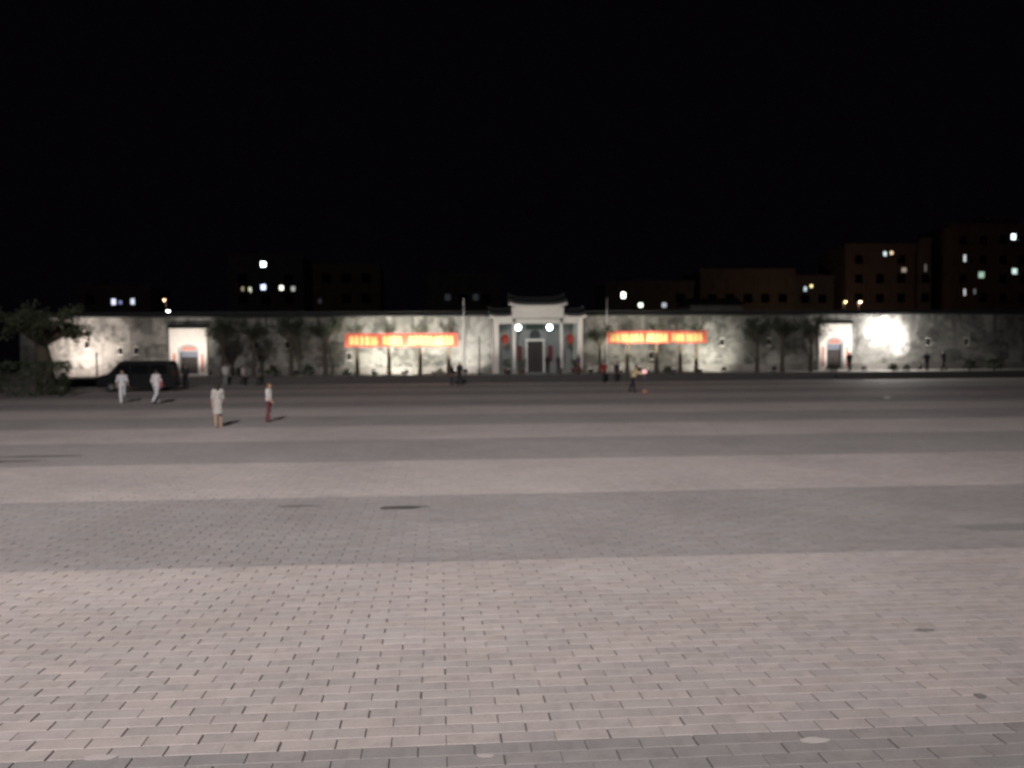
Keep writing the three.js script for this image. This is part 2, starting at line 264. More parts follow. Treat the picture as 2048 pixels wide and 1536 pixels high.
// lanterns and lamps hang in the porch
const lanternMat = new THREE.MeshPhysicalMaterial({ color: lin(0.42, 0.045, 0.03), roughness: 0.9, transmission: 0.4, thickness: 0, side: THREE.DoubleSide });
for (const [k, lab] of [[-1, 'red cloth lantern hanging in the porch bay nearer the long lit banner'], [1, 'red cloth lantern hanging in the porch bay beside the red-shirted person']]) {
  const l = thing('red_lantern', lab, 'lantern', [GX + k * 2.95, 3.05, ZW + ZF + 0.1], 0, 'red lanterns of the gatehouse');
  const pts = []; for (let i = 0; i <= 14; i++) { const a = i / 14 * Math.PI; pts.push(new THREE.Vector2(0.12 + 0.27 * Math.sin(a), 0.2 + 0.9 * i / 14)); }
  part('lantern_body', new THREE.LatheGeometry(pts, 18), lanternMat, l);
  for (const y of [1.1, 0.15]) part('cap', cyl(0.14, 0.14, 0.06, 0, y), mat([0.5, 0.33, 0.06], 0.5), l);
  part('tassel', cyl(0.02, 0.05, 0.32, 0, -0.16, 0, 8), redPaint, l); part('cord', cyl(0.008, 0.008, 0.86, 0, 1.15, 0, 5), darkMetal, l);
}
for (const [k, lab] of [[-1, 'glowing white globe lamp under the lintel, nearer the long lit banner'], [1, 'glowing white globe lamp under the lintel, nearer the red-shirted person']]) {
  const l = thing('globe_lamp', lab, 'lamp', [GX - 0.32 + k * 1.42, 4.72, ZW + ZF - 0.1], 0, 'two globe lamps under the gatehouse lintel');
  const gl = part('globe', new THREE.SphereGeometry(0.25, 20, 14), new THREE.MeshStandardMaterial({ color: 0xffffff, emissive: lin(0.8, 1, 0.98), emissiveIntensity: 12, roughness: 0.4 }), l);
  part('collar', cyl(0.09, 0.07, 0.1, 0, 0.28, 0), darkMetal, l); part('rod', cyl(0.015, 0.015, 0.44, 0, 0.36, 0, 6), darkMetal, l);
  const p = new THREE.PointLight(lin(0.82, 1, 0.98), 6, 0, 2); p.castShadow = true; p.shadow.radius = 14; l.add(p);
}

// ---------------------------------------------------------------- floodlights on the terrace
const glow = new THREE.MeshStandardMaterial({ color: 0xffffff, emissive: lin(1, 0.93, 0.82), emissiveIntensity: 2.5, roughness: 0.4 });
function flood(x, z, tx, ty, cd, angle, label, color = [1, 0.95, 0.86], tz = ZW) {
  const f = thing('ground_floodlight', label, 'floodlight', [x, 0.592, z], 0, 'floodlights on the terrace before the wall');
  part('base', rb(0.34, 0.05, 0.26, 0, 0.03, 0), darkMetal, f);
  for (const k of [-1, 1]) part('bracket', bx(0.03, 0.3, 0.06, k * 0.19, 0.2, 0), darkMetal, f);
  const dir = V(tx - x, ty - 0.9, tz - z).normalize(), q = new THREE.Quaternion().setFromUnitVectors(V(0, 0, -1), dir);
  const hd = part('housing', rb(0.34, 0.26, 0.16, 0, 0, 0.06), darkMetal, f); hd.quaternion.copy(q); hd.position.set(0, 0.34, 0);
  part('lamp_glass', bx(0.3, 0.22, 0.012, 0, 0, -0.028), glow, hd);
  const p = V(0, 0, -0.1).applyQuaternion(q).add(V(0, 0.34, 0));
  spot(f, p.toArray(), [tx - x, ty - 0.592, tz - z], lin(...color), cd, angle, 0.9, 6);
}
const PINK = [1, 0.87, 0.79], OLIVE = [1, 0.97, 0.84];
flood(-31.6, -80.8, -31.6, 3.4, 480, 0.72, 'small black floodlight aimed at the wall end behind the big tree', PINK);
flood(-27.6, -80.6, -27.4, 3, 55, 1.1, 'small black floodlight by the wall between big tree and van', PINK);
flood(-21.6, -81.2, -22.4, 3.8, 150, 0.55, 'small black floodlight aimed at the white gate behind the van', [1, 0.9, 0.82]);
flood(-12.2, -80.8, -12, 2.4, 9, 1.1, 'small black floodlight among the thick-crowned row of trees', OLIVE);
flood(-5.6, -80.6, -5.4, 2.5, 225, 0.8, 'small black floodlight behind the left part of the long lit banner', OLIVE);
flood(-2.8, -80.6, -2.7, 2.9, 400, 0.95, 'small black floodlight behind the overexposed part of the long lit banner', OLIVE);
flood(2.3, -80.9, 2.2, 3.0, 360, 0.72, 'small black floodlight between the long lit banner and the gatehouse', [1, 0.97, 0.9]);
flood(17.6, -80.4, 17.8, 3.2, 140, 0.95, 'small black floodlight behind the banner nearer the red-shirted person', OLIVE);
flood(25.4, -80.9, 25.2, 2.3, 290, 0.7, 'small black floodlight by the lit wall between banner and far trees', OLIVE);
flood(30, -80.9, 30, 2.6, 14, 1.1, 'small black floodlight between two trees near the right gate', OLIVE);
flood(38.4, -81, 37.7, 3.5, 170, 0.52, 'small black floodlight aimed at the white gate with the red plaque', [1, 0.93, 0.88]);
flood(41.2, -81, 42.0, 2.4, 75, 0.8, 'small black floodlight giving the softer light round the glaring patch', [1, 0.93, 0.86]);
flood(44.6, -82.8, 44.2, 3.2, 330, 0.4, 'small black floodlight at the lower right rim of the glaring patch', [1, 0.95, 0.92]);
// floodlights on the terrace edge that shine up at the banners
const upAt = (x, cd, a, label) => flood(x, -77.75, x, 3.62, cd, a, label, [1, 0.94, 0.8], -79.05);
upAt(-0.4, 330, 0.75, 'small black floodlight on the terrace edge under the overexposed banner part');
upAt(-2.9, 400, 0.7, 'small black floodlight on the terrace edge under the middle of the long lit banner');
upAt(-5.3, 140, 0.75, 'small black floodlight on the terrace edge under the first characters of the long lit banner');
upAt(15.4, 150, 0.75, 'small black floodlight on the terrace edge under the second banner, end nearest the gatehouse');
upAt(17.7, 300, 0.75, 'small black floodlight on the terrace edge under the brightest part of the second banner');
upAt(20.0, 150, 0.75, 'small black floodlight on the terrace edge under the second banner, past its brightest part');
upAt(22.3, 150, 0.75, 'small black floodlight on the terrace edge under the second banner, end farthest from the gatehouse');
upAt(-7.4, 120, 0.7, 'small black floodlight on the terrace edge under the outer end of the long lit banner');
upAt(1.3, 170, 0.7, 'small black floodlight on the terrace edge under the banner end by the dark pair');
flood(5.9, -78.6, 6.6, 5.6, 60, 0.7, 'small black floodlight before the gatehouse, nearer the long lit banner', [1, 0.95, 0.88], -83);
flood(13.0, -78.6, 11.4, 5.6, 42, 0.6, 'small black floodlight before the gatehouse, nearer the second banner', [1, 0.95, 0.88], -83);

{
  const l = thing('wall_lamp', 'glaring white lamp on a bracket, burning out the wall around it', 'lamp', [42.4, 4.8, ZW + 0.006]);
  part('bracket', [bx(0.2, 0.3, 0.04, 0, 0.35, 0.02), limb(V(0, 0.38, 0.03), V(0, 0.3, 0.95), 0.03, 0.025, 8)], darkMetal, l);
  part('hood', new THREE.CylinderGeometry(0.1, 0.24, 0.14, 18).translate(0, 0.26, 0.95), darkMetal, l);
  part('lamp_globe', new THREE.SphereGeometry(0.22, 20, 14).translate(0, 0.04, 0.95), new THREE.MeshStandardMaterial({ color: 0xffffff, emissive: lin(1, 0.97, 0.92), emissiveIntensity: 14, roughness: 0.4 }), l);
  const p = new THREE.PointLight(lin(1, 0.97, 0.92), 165, 0, 2); p.position.set(0, 0.04, 0.95); p.castShadow = true; p.shadow.radius = 10; l.add(p);
}
// ---------------------------------------------------------------- high mast behind the camera that lights the square
{
  const m = thing('floodlight_mast', 'tall steel mast carrying four floodlights over the square', 'light mast', [-8, 0, 24.75]);
  part('pole', cyl(0.42, 0.15, 30.2, 0, 0, 0, 14), mat([0.4, 0.41, 0.42], 0.5, { metalness: 0.7 }), m);
  part('base_plate', rb(1.1, 0.12, 1.1, 0, 0.06, 0), darkMetal, m);
  part('crossarm', rb(3.2, 0.16, 0.16, 0, 30.0, -0.1), darkMetal, m);
  for (const x of [-1.3, -0.45, 0.45, 1.3]) { const h = part('floodlight_head', rb(0.7, 0.55, 0.3, 0, 0, 0.1), darkMetal, m); h.position.set(x, 30.0, -0.5); h.rotation.x = -0.5; part('lamp_glass', bx(0.6, 0.46, 0.02, 0, 0, -0.062), glow, h); }
  // long plate added, out of view, to cut the beam above the compound wall
  part('added_visor', [new THREE.BoxGeometry(6.4, 0.03, 2.04).rotateX(-Math.atan2(0.6, 1.95)).translate(0, 30.0, -1.375), bx(6.4, 0.05, 0.3, 0, 30.32, -0.28)], darkMetal, m);
  for (const x of [-1.3, -0.45, 0.45, 1.3]) spot(m, [x, 30, -0.75], [x + 8, 0, -67.75], lin(1, 0.955, 0.955), 3050, THREE.MathUtils.degToRad(31.5), 1, 4);
}

// ---------------------------------------------------------------- trees, hedges, shrubs
const barkTex = texture(64, 256, (i, j) => { const v = 0.5 + 0.6 * fbm(i / 5, j / 22, 151, 4); return [v, v * 0.95, v * 0.88]; });
const bark = mat([0.085, 0.07, 0.055], 0.9, { map: barkTex });
const leafMats = [[0.035, 0.055, 0.018], [0.045, 0.06, 0.02], [0.03, 0.045, 0.017]].map((c) => new THREE.MeshPhysicalMaterial({ color: lin(...c), roughness: 0.85, transmission: 0.3, thickness: 0, side: THREE.DoubleSide }));
function leaves(spots, size, perClump, spread) {
  const pos = [], q = new THREE.Quaternion(), a = V(), e = new THREE.Euler();
  for (const c of spots) for (let i = 0; i < perClump; i++) {
    let x, y, z; do { x = rr(-1, 1); y = rr(-1, 1); z = rr(-1, 1); } while (x * x + y * y + z * z > 1);
    e.set(rr(-1.1, 1.1), rr(0, 6.3), rr(-0.9, 0.9)); q.setFromEuler(e); const s = size * rr(0.6, 1.25), ox = c.x + x * spread, oy = c.y + y * spread * 0.75, oz = c.z + z * spread;
    const P = [[-0.5, 0, 0], [0, 0.06, 0.28], [0.55, -0.05, 0], [0, 0.06, -0.28]].map(([u, v, w]) => a.set(u * s, v * s, w * s).applyQuaternion(q).toArray());
    for (const k of [0, 1, 2, 0, 2, 3]) pos.push(P[k][0] + ox, P[k][1] + oy, P[k][2] + oz);
  }
  const g = new THREE.BufferGeometry(); g.setAttribute('position', new THREE.Float32BufferAttribute(pos, 3)); g.setAttribute('uv', new THREE.BufferAttribute(new Float32Array(pos.length / 3 * 2), 2)); g.computeVertexNormals(); return g;
}
function makeTree({ trunkH, r, crownY, rx, ry, clumps, per, size, spread, lean = 0 }) {
  const o = new THREE.Group(), g = [], spots = [];
  let p = V(0, -0.05, 0); const n = 5; let last;
  for (let i = 1; i <= n; i++) { const t = i / n, nx = V(lean * t * t + rr(-0.03, 0.03) * trunkH * 0.3, trunkH * t, rr(-0.03, 0.03) * trunkH * 0.3); g.push(limb(p, nx, r * (1 - 0.35 * (t - 1 / n)) * (i === 1 ? 1.25 : 1), r * (1 - 0.35 * t), 9)); p = nx; }
  last = p;
  const limbs = Math.max(5, Math.round(clumps / 5));
  for (let i = 0; i < limbs; i++) {
    const a = i / limbs * 6.283 + rr(-0.4, 0.4), rad = rr(0.45, 0.85), end = V(last.x + Math.cos(a) * rx * rad, crownY + rr(-0.55, 0.6) * ry, last.z + Math.sin(a) * rx * rad), mid = last.clone().lerp(end, 0.5).add(V(0, ry * 0.12, 0));
    g.push(limb(last, mid, r * 0.42, r * 0.24, 6), limb(mid, end, r * 0.24, r * 0.07, 5)); spots.push(end, mid.clone().lerp(end, 0.5));
    for (let k = 0; k < 2; k++) { const e2 = mid.clone().add(V(rr(-1, 1) * rx * 0.4, rr(-0.2, 0.6) * ry, rr(-1, 1) * rx * 0.4)); g.push(limb(mid, e2, r * 0.14, r * 0.05, 4)); spots.push(e2); }
  }
  while (spots.length < clumps) { let x, y, z; do { x = rr(-1, 1); y = rr(-1, 1); z = rr(-1, 1); } while (x * x + y * y + z * z > 1); spots.push(V(last.x + x * rx, crownY + y * ry, last.z + z * rx)); }
  part('trunk', g, bark, o);
  part('crown', leaves(spots, size, per, spread), leafMats[Math.floor(rnd() * 3)], o);
  return o;
}
const treeKinds = [
  makeTree({ trunkH: 2.5, r: 0.2, crownY: 4.25, rx: 1.75, ry: 1.35, clumps: 60, per: 36, size: 0.19, spread: 0.42 }),
  makeTree({ trunkH: 2.7, r: 0.19, crownY: 4.3, rx: 1.65, ry: 1.3, clumps: 54, per: 34, size: 0.19, spread: 0.42 }),
  makeTree({ trunkH: 2.9, r: 0.2, crownY: 4.5, rx: 1.1, ry: 0.9, clumps: 20, per: 15, size: 0.17, spread: 0.36 }),
  makeTree({ trunkH: 3.0, r: 0.19, crownY: 4.4, rx: 1.0, ry: 0.95, clumps: 16, per: 15, size: 0.17, spread: 0.34 }),
];
function tree(kind, x, z, s, label, y = 0.592, group = 'young trees in a row before the long wall') {
  const o = treeKinds[kind].clone(); o.name = numbered('young_tree'); o.position.set(x, y, z); o.rotation.y = rr(0, 6.28); o.scale.setScalar(s); o.userData = { label, category: 'tree', group }; scene.add(o); return o;
}
tree(0, -18.1, -79.6, 1.0, 'leafy young tree right beside the white gate behind the van');
tree(1, -15.6, -79.7, 1.0, 'leafy young tree, second from the white gate behind the van');
tree(0, -12.45, -79.5, 1.05, 'leafy young tree, third from the white gate behind the van');
tree(1, -9.6, -79.6, 1.02, 'leafy young tree just before the long lit banner begins');
tree(2, -6.92, -79.5, 1, 'thin-crowned tree behind the first characters of the long lit banner');
tree(3, -4.22, -79.6, 1, 'thin-crowned tree, second behind the long lit banner');
tree(2, -1.58, -79.5, 0.98, 'thin-crowned tree, third behind the long lit banner');
tree(3, 0.85, -79.5, 1.02, 'thin-crowned tree behind the end of the long lit banner nearest the gatehouse');
tree(1, 13.95, -79.6, 0.86, 'tree between the gatehouse and the second banner, above the red-shirted person');
tree(3, 16.35, -79.5, 1, 'thin-crowned tree, first behind the banner nearer the red-shirted person');
tree(2, 18.95, -79.5, 1, 'thin-crowned tree, second behind the banner nearer the red-shirted person');
tree(3, 21.1, -79.6, 1, 'thin-crowned tree, third behind the banner nearer the red-shirted person');
tree(2, 22.45, -79.4, 0.98, 'thin-crowned tree at the end of the banner farther from the gatehouse');
tree(0, 28.0, -79.6, 0.98, 'leafy young tree, first of three before the gate with the red plaque');
tree(1, 30.25, -79.5, 1.02, 'leafy young tree, middle of three before the gate with the red plaque');
tree(0, 33.2, -80.4, 0.97, 'leafy young tree right beside the gate with the red plaque');
{
  const o = makeTree({ trunkH: 3.3, r: 0.62, crownY: 4.75, rx: 3.4, ry: 1.4, clumps: 76, per: 34, size: 0.26, spread: 0.62, lean: -0.3 });
  o.name = 'big_tree'; o.position.set(-25.3, 0, -62); scene.add(o); o.userData = { label: 'big dark spreading tree with a thick trunk at the left edge', category: 'tree' };
}
const hedgeLeaf = leafMats[0];
function hedge(x, z, w, h, d, label) {
  const t = thing('clipped_hedge', label, 'hedge', [x, 0, z]);
  [...Array(9).keys()].forEach((i) => part('stem', limb(V(-w / 2 + 0.4 + i * (w - 0.8) / 8, 0, rr(-0.2, 0.2)), V(-w / 2 + 0.4 + i * (w - 0.8) / 8 + rr(-0.2, 0.2), h * 0.8, rr(-0.2, 0.2)), 0.05, 0.02, 5), bark, t));
  const s = []; for (let i = 0; i < w * h * 26; i++) { const f = rnd(); s.push(f < 0.5 ? V(rr(-w / 2, w / 2), rr(0.15, h), d / 2 - 0.15 * rnd()) : f < 0.72 ? V(rr(-w / 2, w / 2), h - 0.1 * rnd(), rr(-d / 2, d / 2)) : f < 0.86 ? V((rnd() < 0.5 ? -1 : 1) * (w / 2 - 0.1 * rnd()), rr(0.15, h), rr(-d / 2, d / 2)) : V(rr(-w / 2, w / 2), rr(0.1, h), rr(-d / 2, d / 2))); }
  part('foliage', leaves(s, 0.17, 9, 0.17), hedgeLeaf, t);
}
hedge(-29.6, -59.4, 13.2, 2.15, 1.4, 'tall dark clipped hedge under the big tree at the left edge');
const shrubKind = [0, 1].map((i) => { const o = new THREE.Group(); const s = []; for (let k = 0; k < 60; k++) { const a = rr(0, 6.28), e = rr(0, 1.57), r = rr(0.55, 1); s.push(V(Math.cos(a) * Math.cos(e) * 0.55 * r, 0.12 + Math.sin(e) * 0.6 * r, Math.sin(a) * Math.cos(e) * 0.55 * r)); } part('stems', [0, 1, 2, 3, 4].map((k) => limb(V(0, -0.02, 0), V(Math.cos(k * 1.3) * 0.35, 0.5, Math.sin(k * 1.3) * 0.35), 0.02, 0.008, 5)), bark, o); part('foliage', leaves(s, 0.12, 12, 0.13), leafMats[i], o); return o; });
const shrub = (x, z, sc, label, y = 0.592) => { const o = shrubKind[Math.floor(rnd() * 2)].clone(); o.name = numbered('round_shrub'); o.position.set(x, y, z); o.rotation.y = rr(0, 6); o.scale.setScalar(sc); o.userData = { label, category: 'shrub', group: 'round shrubs on the terrace' }; scene.add(o); };
shrub(-14.1, -80.2, 1.3, 'low round shrub between second and third leafy trees by the left gate');
shrub(-11.1, -80.3, 1.25, 'low round shrub between third and fourth leafy trees by the left gate');
shrub(-17, -80.3, 1.0, 'low round shrub between first and second leafy trees by the left gate');
shrub(-7.9, -80.2, 0.75, 'small round shrub at the start of the long lit banner');
shrub(0.1, -80.3, 0.8, 'small round shrub under the end of the long lit banner');
shrub(20.1, -80.2, 0.8, 'small round shrub under the banner nearer the red-shirted person');
shrub(34.6, -79.2, 0.95, 'round shrub on the terrace beside the third tree at the right gate');
shrub(40.3, -79.4, 0.95, 'round shrub between the right gate and the glaring wall patch');
shrub(41.5, -79.2, 0.8, 'smaller round shrub under the glaring wall patch');
shrub(47.4, -79.4, 1.4, 'large dark shrub right of the glaring wall patch');
shrub(49.6, -79.2, 1.6, 'largest dark shrub on the terrace towards the right edge');

// potted plants by the gatehouse
for (const [x, z, lab] of [[6.0, -81.6, 'potted bush at the gatehouse pier nearer the long lit banner'], [12.1, -81.8, 'potted bush at the gatehouse pier nearer the red-shirted person'], [7.25, -80.9, 'potted bush before the gatehouse doorway']]) {
  const t = thing('potted_bush', lab, 'potted plant', [x, 0.592, z], 0, 'potted bushes before the gatehouse');
  part('pot', new THREE.LatheGeometry([[0.001, 0.01], [0.24, 0.01], [0.32, 0.42], [0.36, 0.44], [0.36, 0.5], [0.28, 0.48], [0.001, 0.44]].map((p) => new THREE.Vector2(...p)), 16), mat([0.12, 0.07, 0.05], 0.7), t);
  const f = leaves([...Array(34).keys()].map(() => V(rr(-0.33, 0.33), rr(0.6, 1.25), rr(-0.33, 0.33))), 0.12, 12, 0.16); part('foliage', f, leafMats[0], t); part('stem', limb(V(0, 0.42, 0), V(0, 1, 0), 0.03, 0.015, 6), bark, t);
}

// ---------------------------------------------------------------- banners hung between the trees
function bannerTexture(groups, w, h) {
  const c = document.createElement('canvas'); c.width = 1024; c.height = 128; const g = c.getContext('2d');
  g.fillStyle = '#e05c40'; g.fillRect(0, 0, 1024, 128); g.strokeStyle = '#fbdf86'; g.lineCap = 'butt';
  for (const [a, b, n] of groups) for (let i = 0; i < n; i++) {   // unreadable character blocks, dense strokes
    const cw = (b - a) / n * 1024, x = a * 1024 + i * cw + cw * 0.06, s = cw * 0.88, y0 = 22, y1 = 108; g.lineWidth = 11;
    const L = (x0, ya, x1, yb) => { g.beginPath(); g.moveTo(x + x0 * s, y0 + ya * (y1 - y0)); g.lineTo(x + x1 * s, y0 + yb * (y1 - y0)); g.stroke(); };
    const k = (i * 5 + Math.round(a * 90)) % 4;
    L(0.05, 0.14 + 0.03 * k, 0.95, 0.14 + 0.03 * k); L(0.1, 0.5, 0.9, 0.5); L(0.02, 0.92, 0.98, 0.92); L(0.5, 0, 0.5, 1);
    if (k !== 1) L(0.14, 0.05, 0.14, 0.95); if (k !== 2) L(0.86, 0.1, 0.86, 0.9); if (k > 1) L(0.5, 0.5, 0.05, 1); L(0.5, 0.3, 0.95, 0.72); if (k === 0) L(0.2, 0.7, 0.8, 0.7);
  }
  const t = new THREE.CanvasTexture(c); t.colorSpace = THREE.SRGBColorSpace; return t;
}
function banner(x0, x1, y0, y1, z, groups, label, knots) {
  const w = x1 - x0, h = y1 - y0, t = thing('red_banner', label, 'banner', [(x0 + x1) / 2, (y0 + y1) / 2, z], 0, 'red banners hung before the wall');
  const g = new THREE.PlaneGeometry(w, h, 80, 8), P = g.attributes.position; for (let i = 0; i < P.count; i++) { const x = P.getX(i), y = P.getY(i); P.setXYZ(i, x, y - 0.02 * Math.cos(x * 2.4) + 0.012 * Math.sin(x * 5.7), 0.05 * Math.sin(x * 2.3 + y) + 0.03 * Math.sin(x * 5.1 - y * 2)); } g.computeVertexNormals();
  part('cloth', g, new THREE.MeshPhysicalMaterial({ map: bannerTexture(groups, w, h), roughness: 0.95, transmission: 0.6, thickness: 0, side: THREE.DoubleSide }), t);
  const hem = part('hem', [bx(w, 0.035, 0.03, 0, 0, 0)], redPaint, t); hem.position.y = h / 2 + 0.01;
  for (const k of knots) part('rope', limb(V(k - (x0 + x1) / 2, h / 2, 0), V(k - (x0 + x1) / 2 + 0.02, h / 2 + 0.08, -0.34), 0.012, 0.012, 5), mat([0.3, 0.27, 0.2]), t);
}
banner(-7.86, 1.65, 3.03, 4.15, -79.05, [[0.035, 0.165, 3], [0.175, 0.29, 3], [0.33, 0.5, 4], [0.56, 0.965, 9]], 'long red banner with yellow characters, left of the gatehouse, overexposed in the middle', [-6.92, -4.22, -1.58, 0.85]);
banner(14.54, 23.34, 3.2, 4.24, -79.05, [[0.03, 0.36, 7], [0.39, 0.6, 5], [0.64, 0.95, 7]], 'red banner with yellow characters right of the gatehouse', [16.35, 18.95, 21.1, 22.45]);

// flagpoles and a slim post
for (const [x, lab] of [[2.2, 'thin pale flagpole between long lit banner and gatehouse'], [14.85, 'thin pale flagpole at the start of the second banner']]) {
  const t = thing('flagpole', lab, 'flagpole', [x, 0.592, -81], 0, 'flagpoles either side of the gatehouse');
  part('pole', cyl(0.06, 0.035, 6.45, 0, 0.1, 0, 10), mat([0.55, 0.55, 0.55], 0.4, { metalness: 0.5 }), t); part('base', cyl(0.2, 0.16, 0.12, 0, 0, 0, 12), stoneGrey, t); part('finial', new THREE.SphereGeometry(0.07, 10, 8).translate(0, 6.6, 0), mat([0.5, 0.4, 0.15], 0.4, { metalness: 0.6 }), t);
}
{ const t = thing('slim_post', 'slim dark post on the terrace beside the gatehouse pier', 'post', [3.5, 0.592, -79.5]); part('shaft', cyl(0.06, 0.05, 3.2, 0, 0.02, 0, 8), darkMetal, t); part('cap', new THREE.SphereGeometry(0.08, 10, 8).translate(0, 3.24, 0), darkMetal, t); part('base', cyl(0.14, 0.1, 0.1, 0, 0, 0, 10), darkMetal, t); }
{ const t = thing('slim_post', 'slim dark post before the brightly lit end of the wall', 'post', [-28.2, 0.592, -79.0]); part('shaft', cyl(0.07, 0.06, 2.0, 0, 0.02, 0, 8), darkMetal, t); part('cap', new THREE.SphereGeometry(0.09, 10, 8).translate(0, 2.04, 0), darkMetal, t); part('base', cyl(0.15, 0.12, 0.1, 0, 0, 0, 10), darkMetal, t); }

// ---------------------------------------------------------------- people
const smin = (a, b, k) => { const h = Math.max(k - Math.abs(a - b), 0) / k; return Math.min(a, b) - h * h * k * 0.25; };
function capsule(px, py, pz, [a, b, r0, r1]) {
  const bx_ = b.x - a.x, by = b.y - a.y, bz = b.z - a.z, ax = px - a.x, ay = py - a.y, az = pz - a.z;
  let t = (ax * bx_ + ay * by + az * bz) / (bx_ * bx_ + by * by + bz * bz + 1e-9); t = t < 0 ? 0 : t > 1 ? 1 : t;
  const dx = ax - bx_ * t, dy = ay - by * t, dz = az - bz * t; return Math.sqrt(dx * dx + dy * dy + dz * dz) - (r0 + (r1 - r0) * t);
}
function mesh(fn, lo, hi, res) {
  const mc = new MarchingCubes(res, new THREE.MeshBasicMaterial(), false, false, 60000); mc.isolation = 0;
  const half = res / 2, cx = (lo.x + hi.x) / 2, cy = (lo.y + hi.y) / 2, cz = (lo.z + hi.z) / 2, sx = (hi.x - lo.x) / 2 * 1.06, sy = (hi.y - lo.y) / 2 * 1.04, sz = (hi.z - lo.z) / 2 * 1.06;
  let i = 0; for (let z = 0; z < res; z++) for (let y = 0; y < res; y++) for (let x = 0; x < res; x++) mc.field[i++] = -fn(cx + (x - half) / half * sx, cy + (y - half) / half * sy, cz + (z - half) / half * sz);
  mc.update();
  const n = mc.count, p = new Float32Array(n * 3); for (let k = 0; k < n; k++) { p[k * 3] = cx + mc.positionArray[k * 3] * sx; p[k * 3 + 1] = cy + mc.positionArray[k * 3 + 1] * sy; p[k * 3 + 2] = cz + mc.positionArray[k * 3 + 2] * sz; }
  let g = new THREE.BufferGeometry(); g.setAttribute('position', new THREE.BufferAttribute(p, 3)); g = mergeVertices(g, 1e-4); g.computeVertexNormals(); return g;
}
const skin = mat([0.42, 0.26, 0.18], 0.6), hairBlack = mat([0.012, 0.01, 0.009], 0.6), shoeMat = mat([0.03, 0.028, 0.027], 0.6);
const clothMats = new Map(); const cloth = (c) => { const k = c.join(); if (!clothMats.has(k)) clothMats.set(k, mat(c, 0.92)); return clothMats.get(k); };
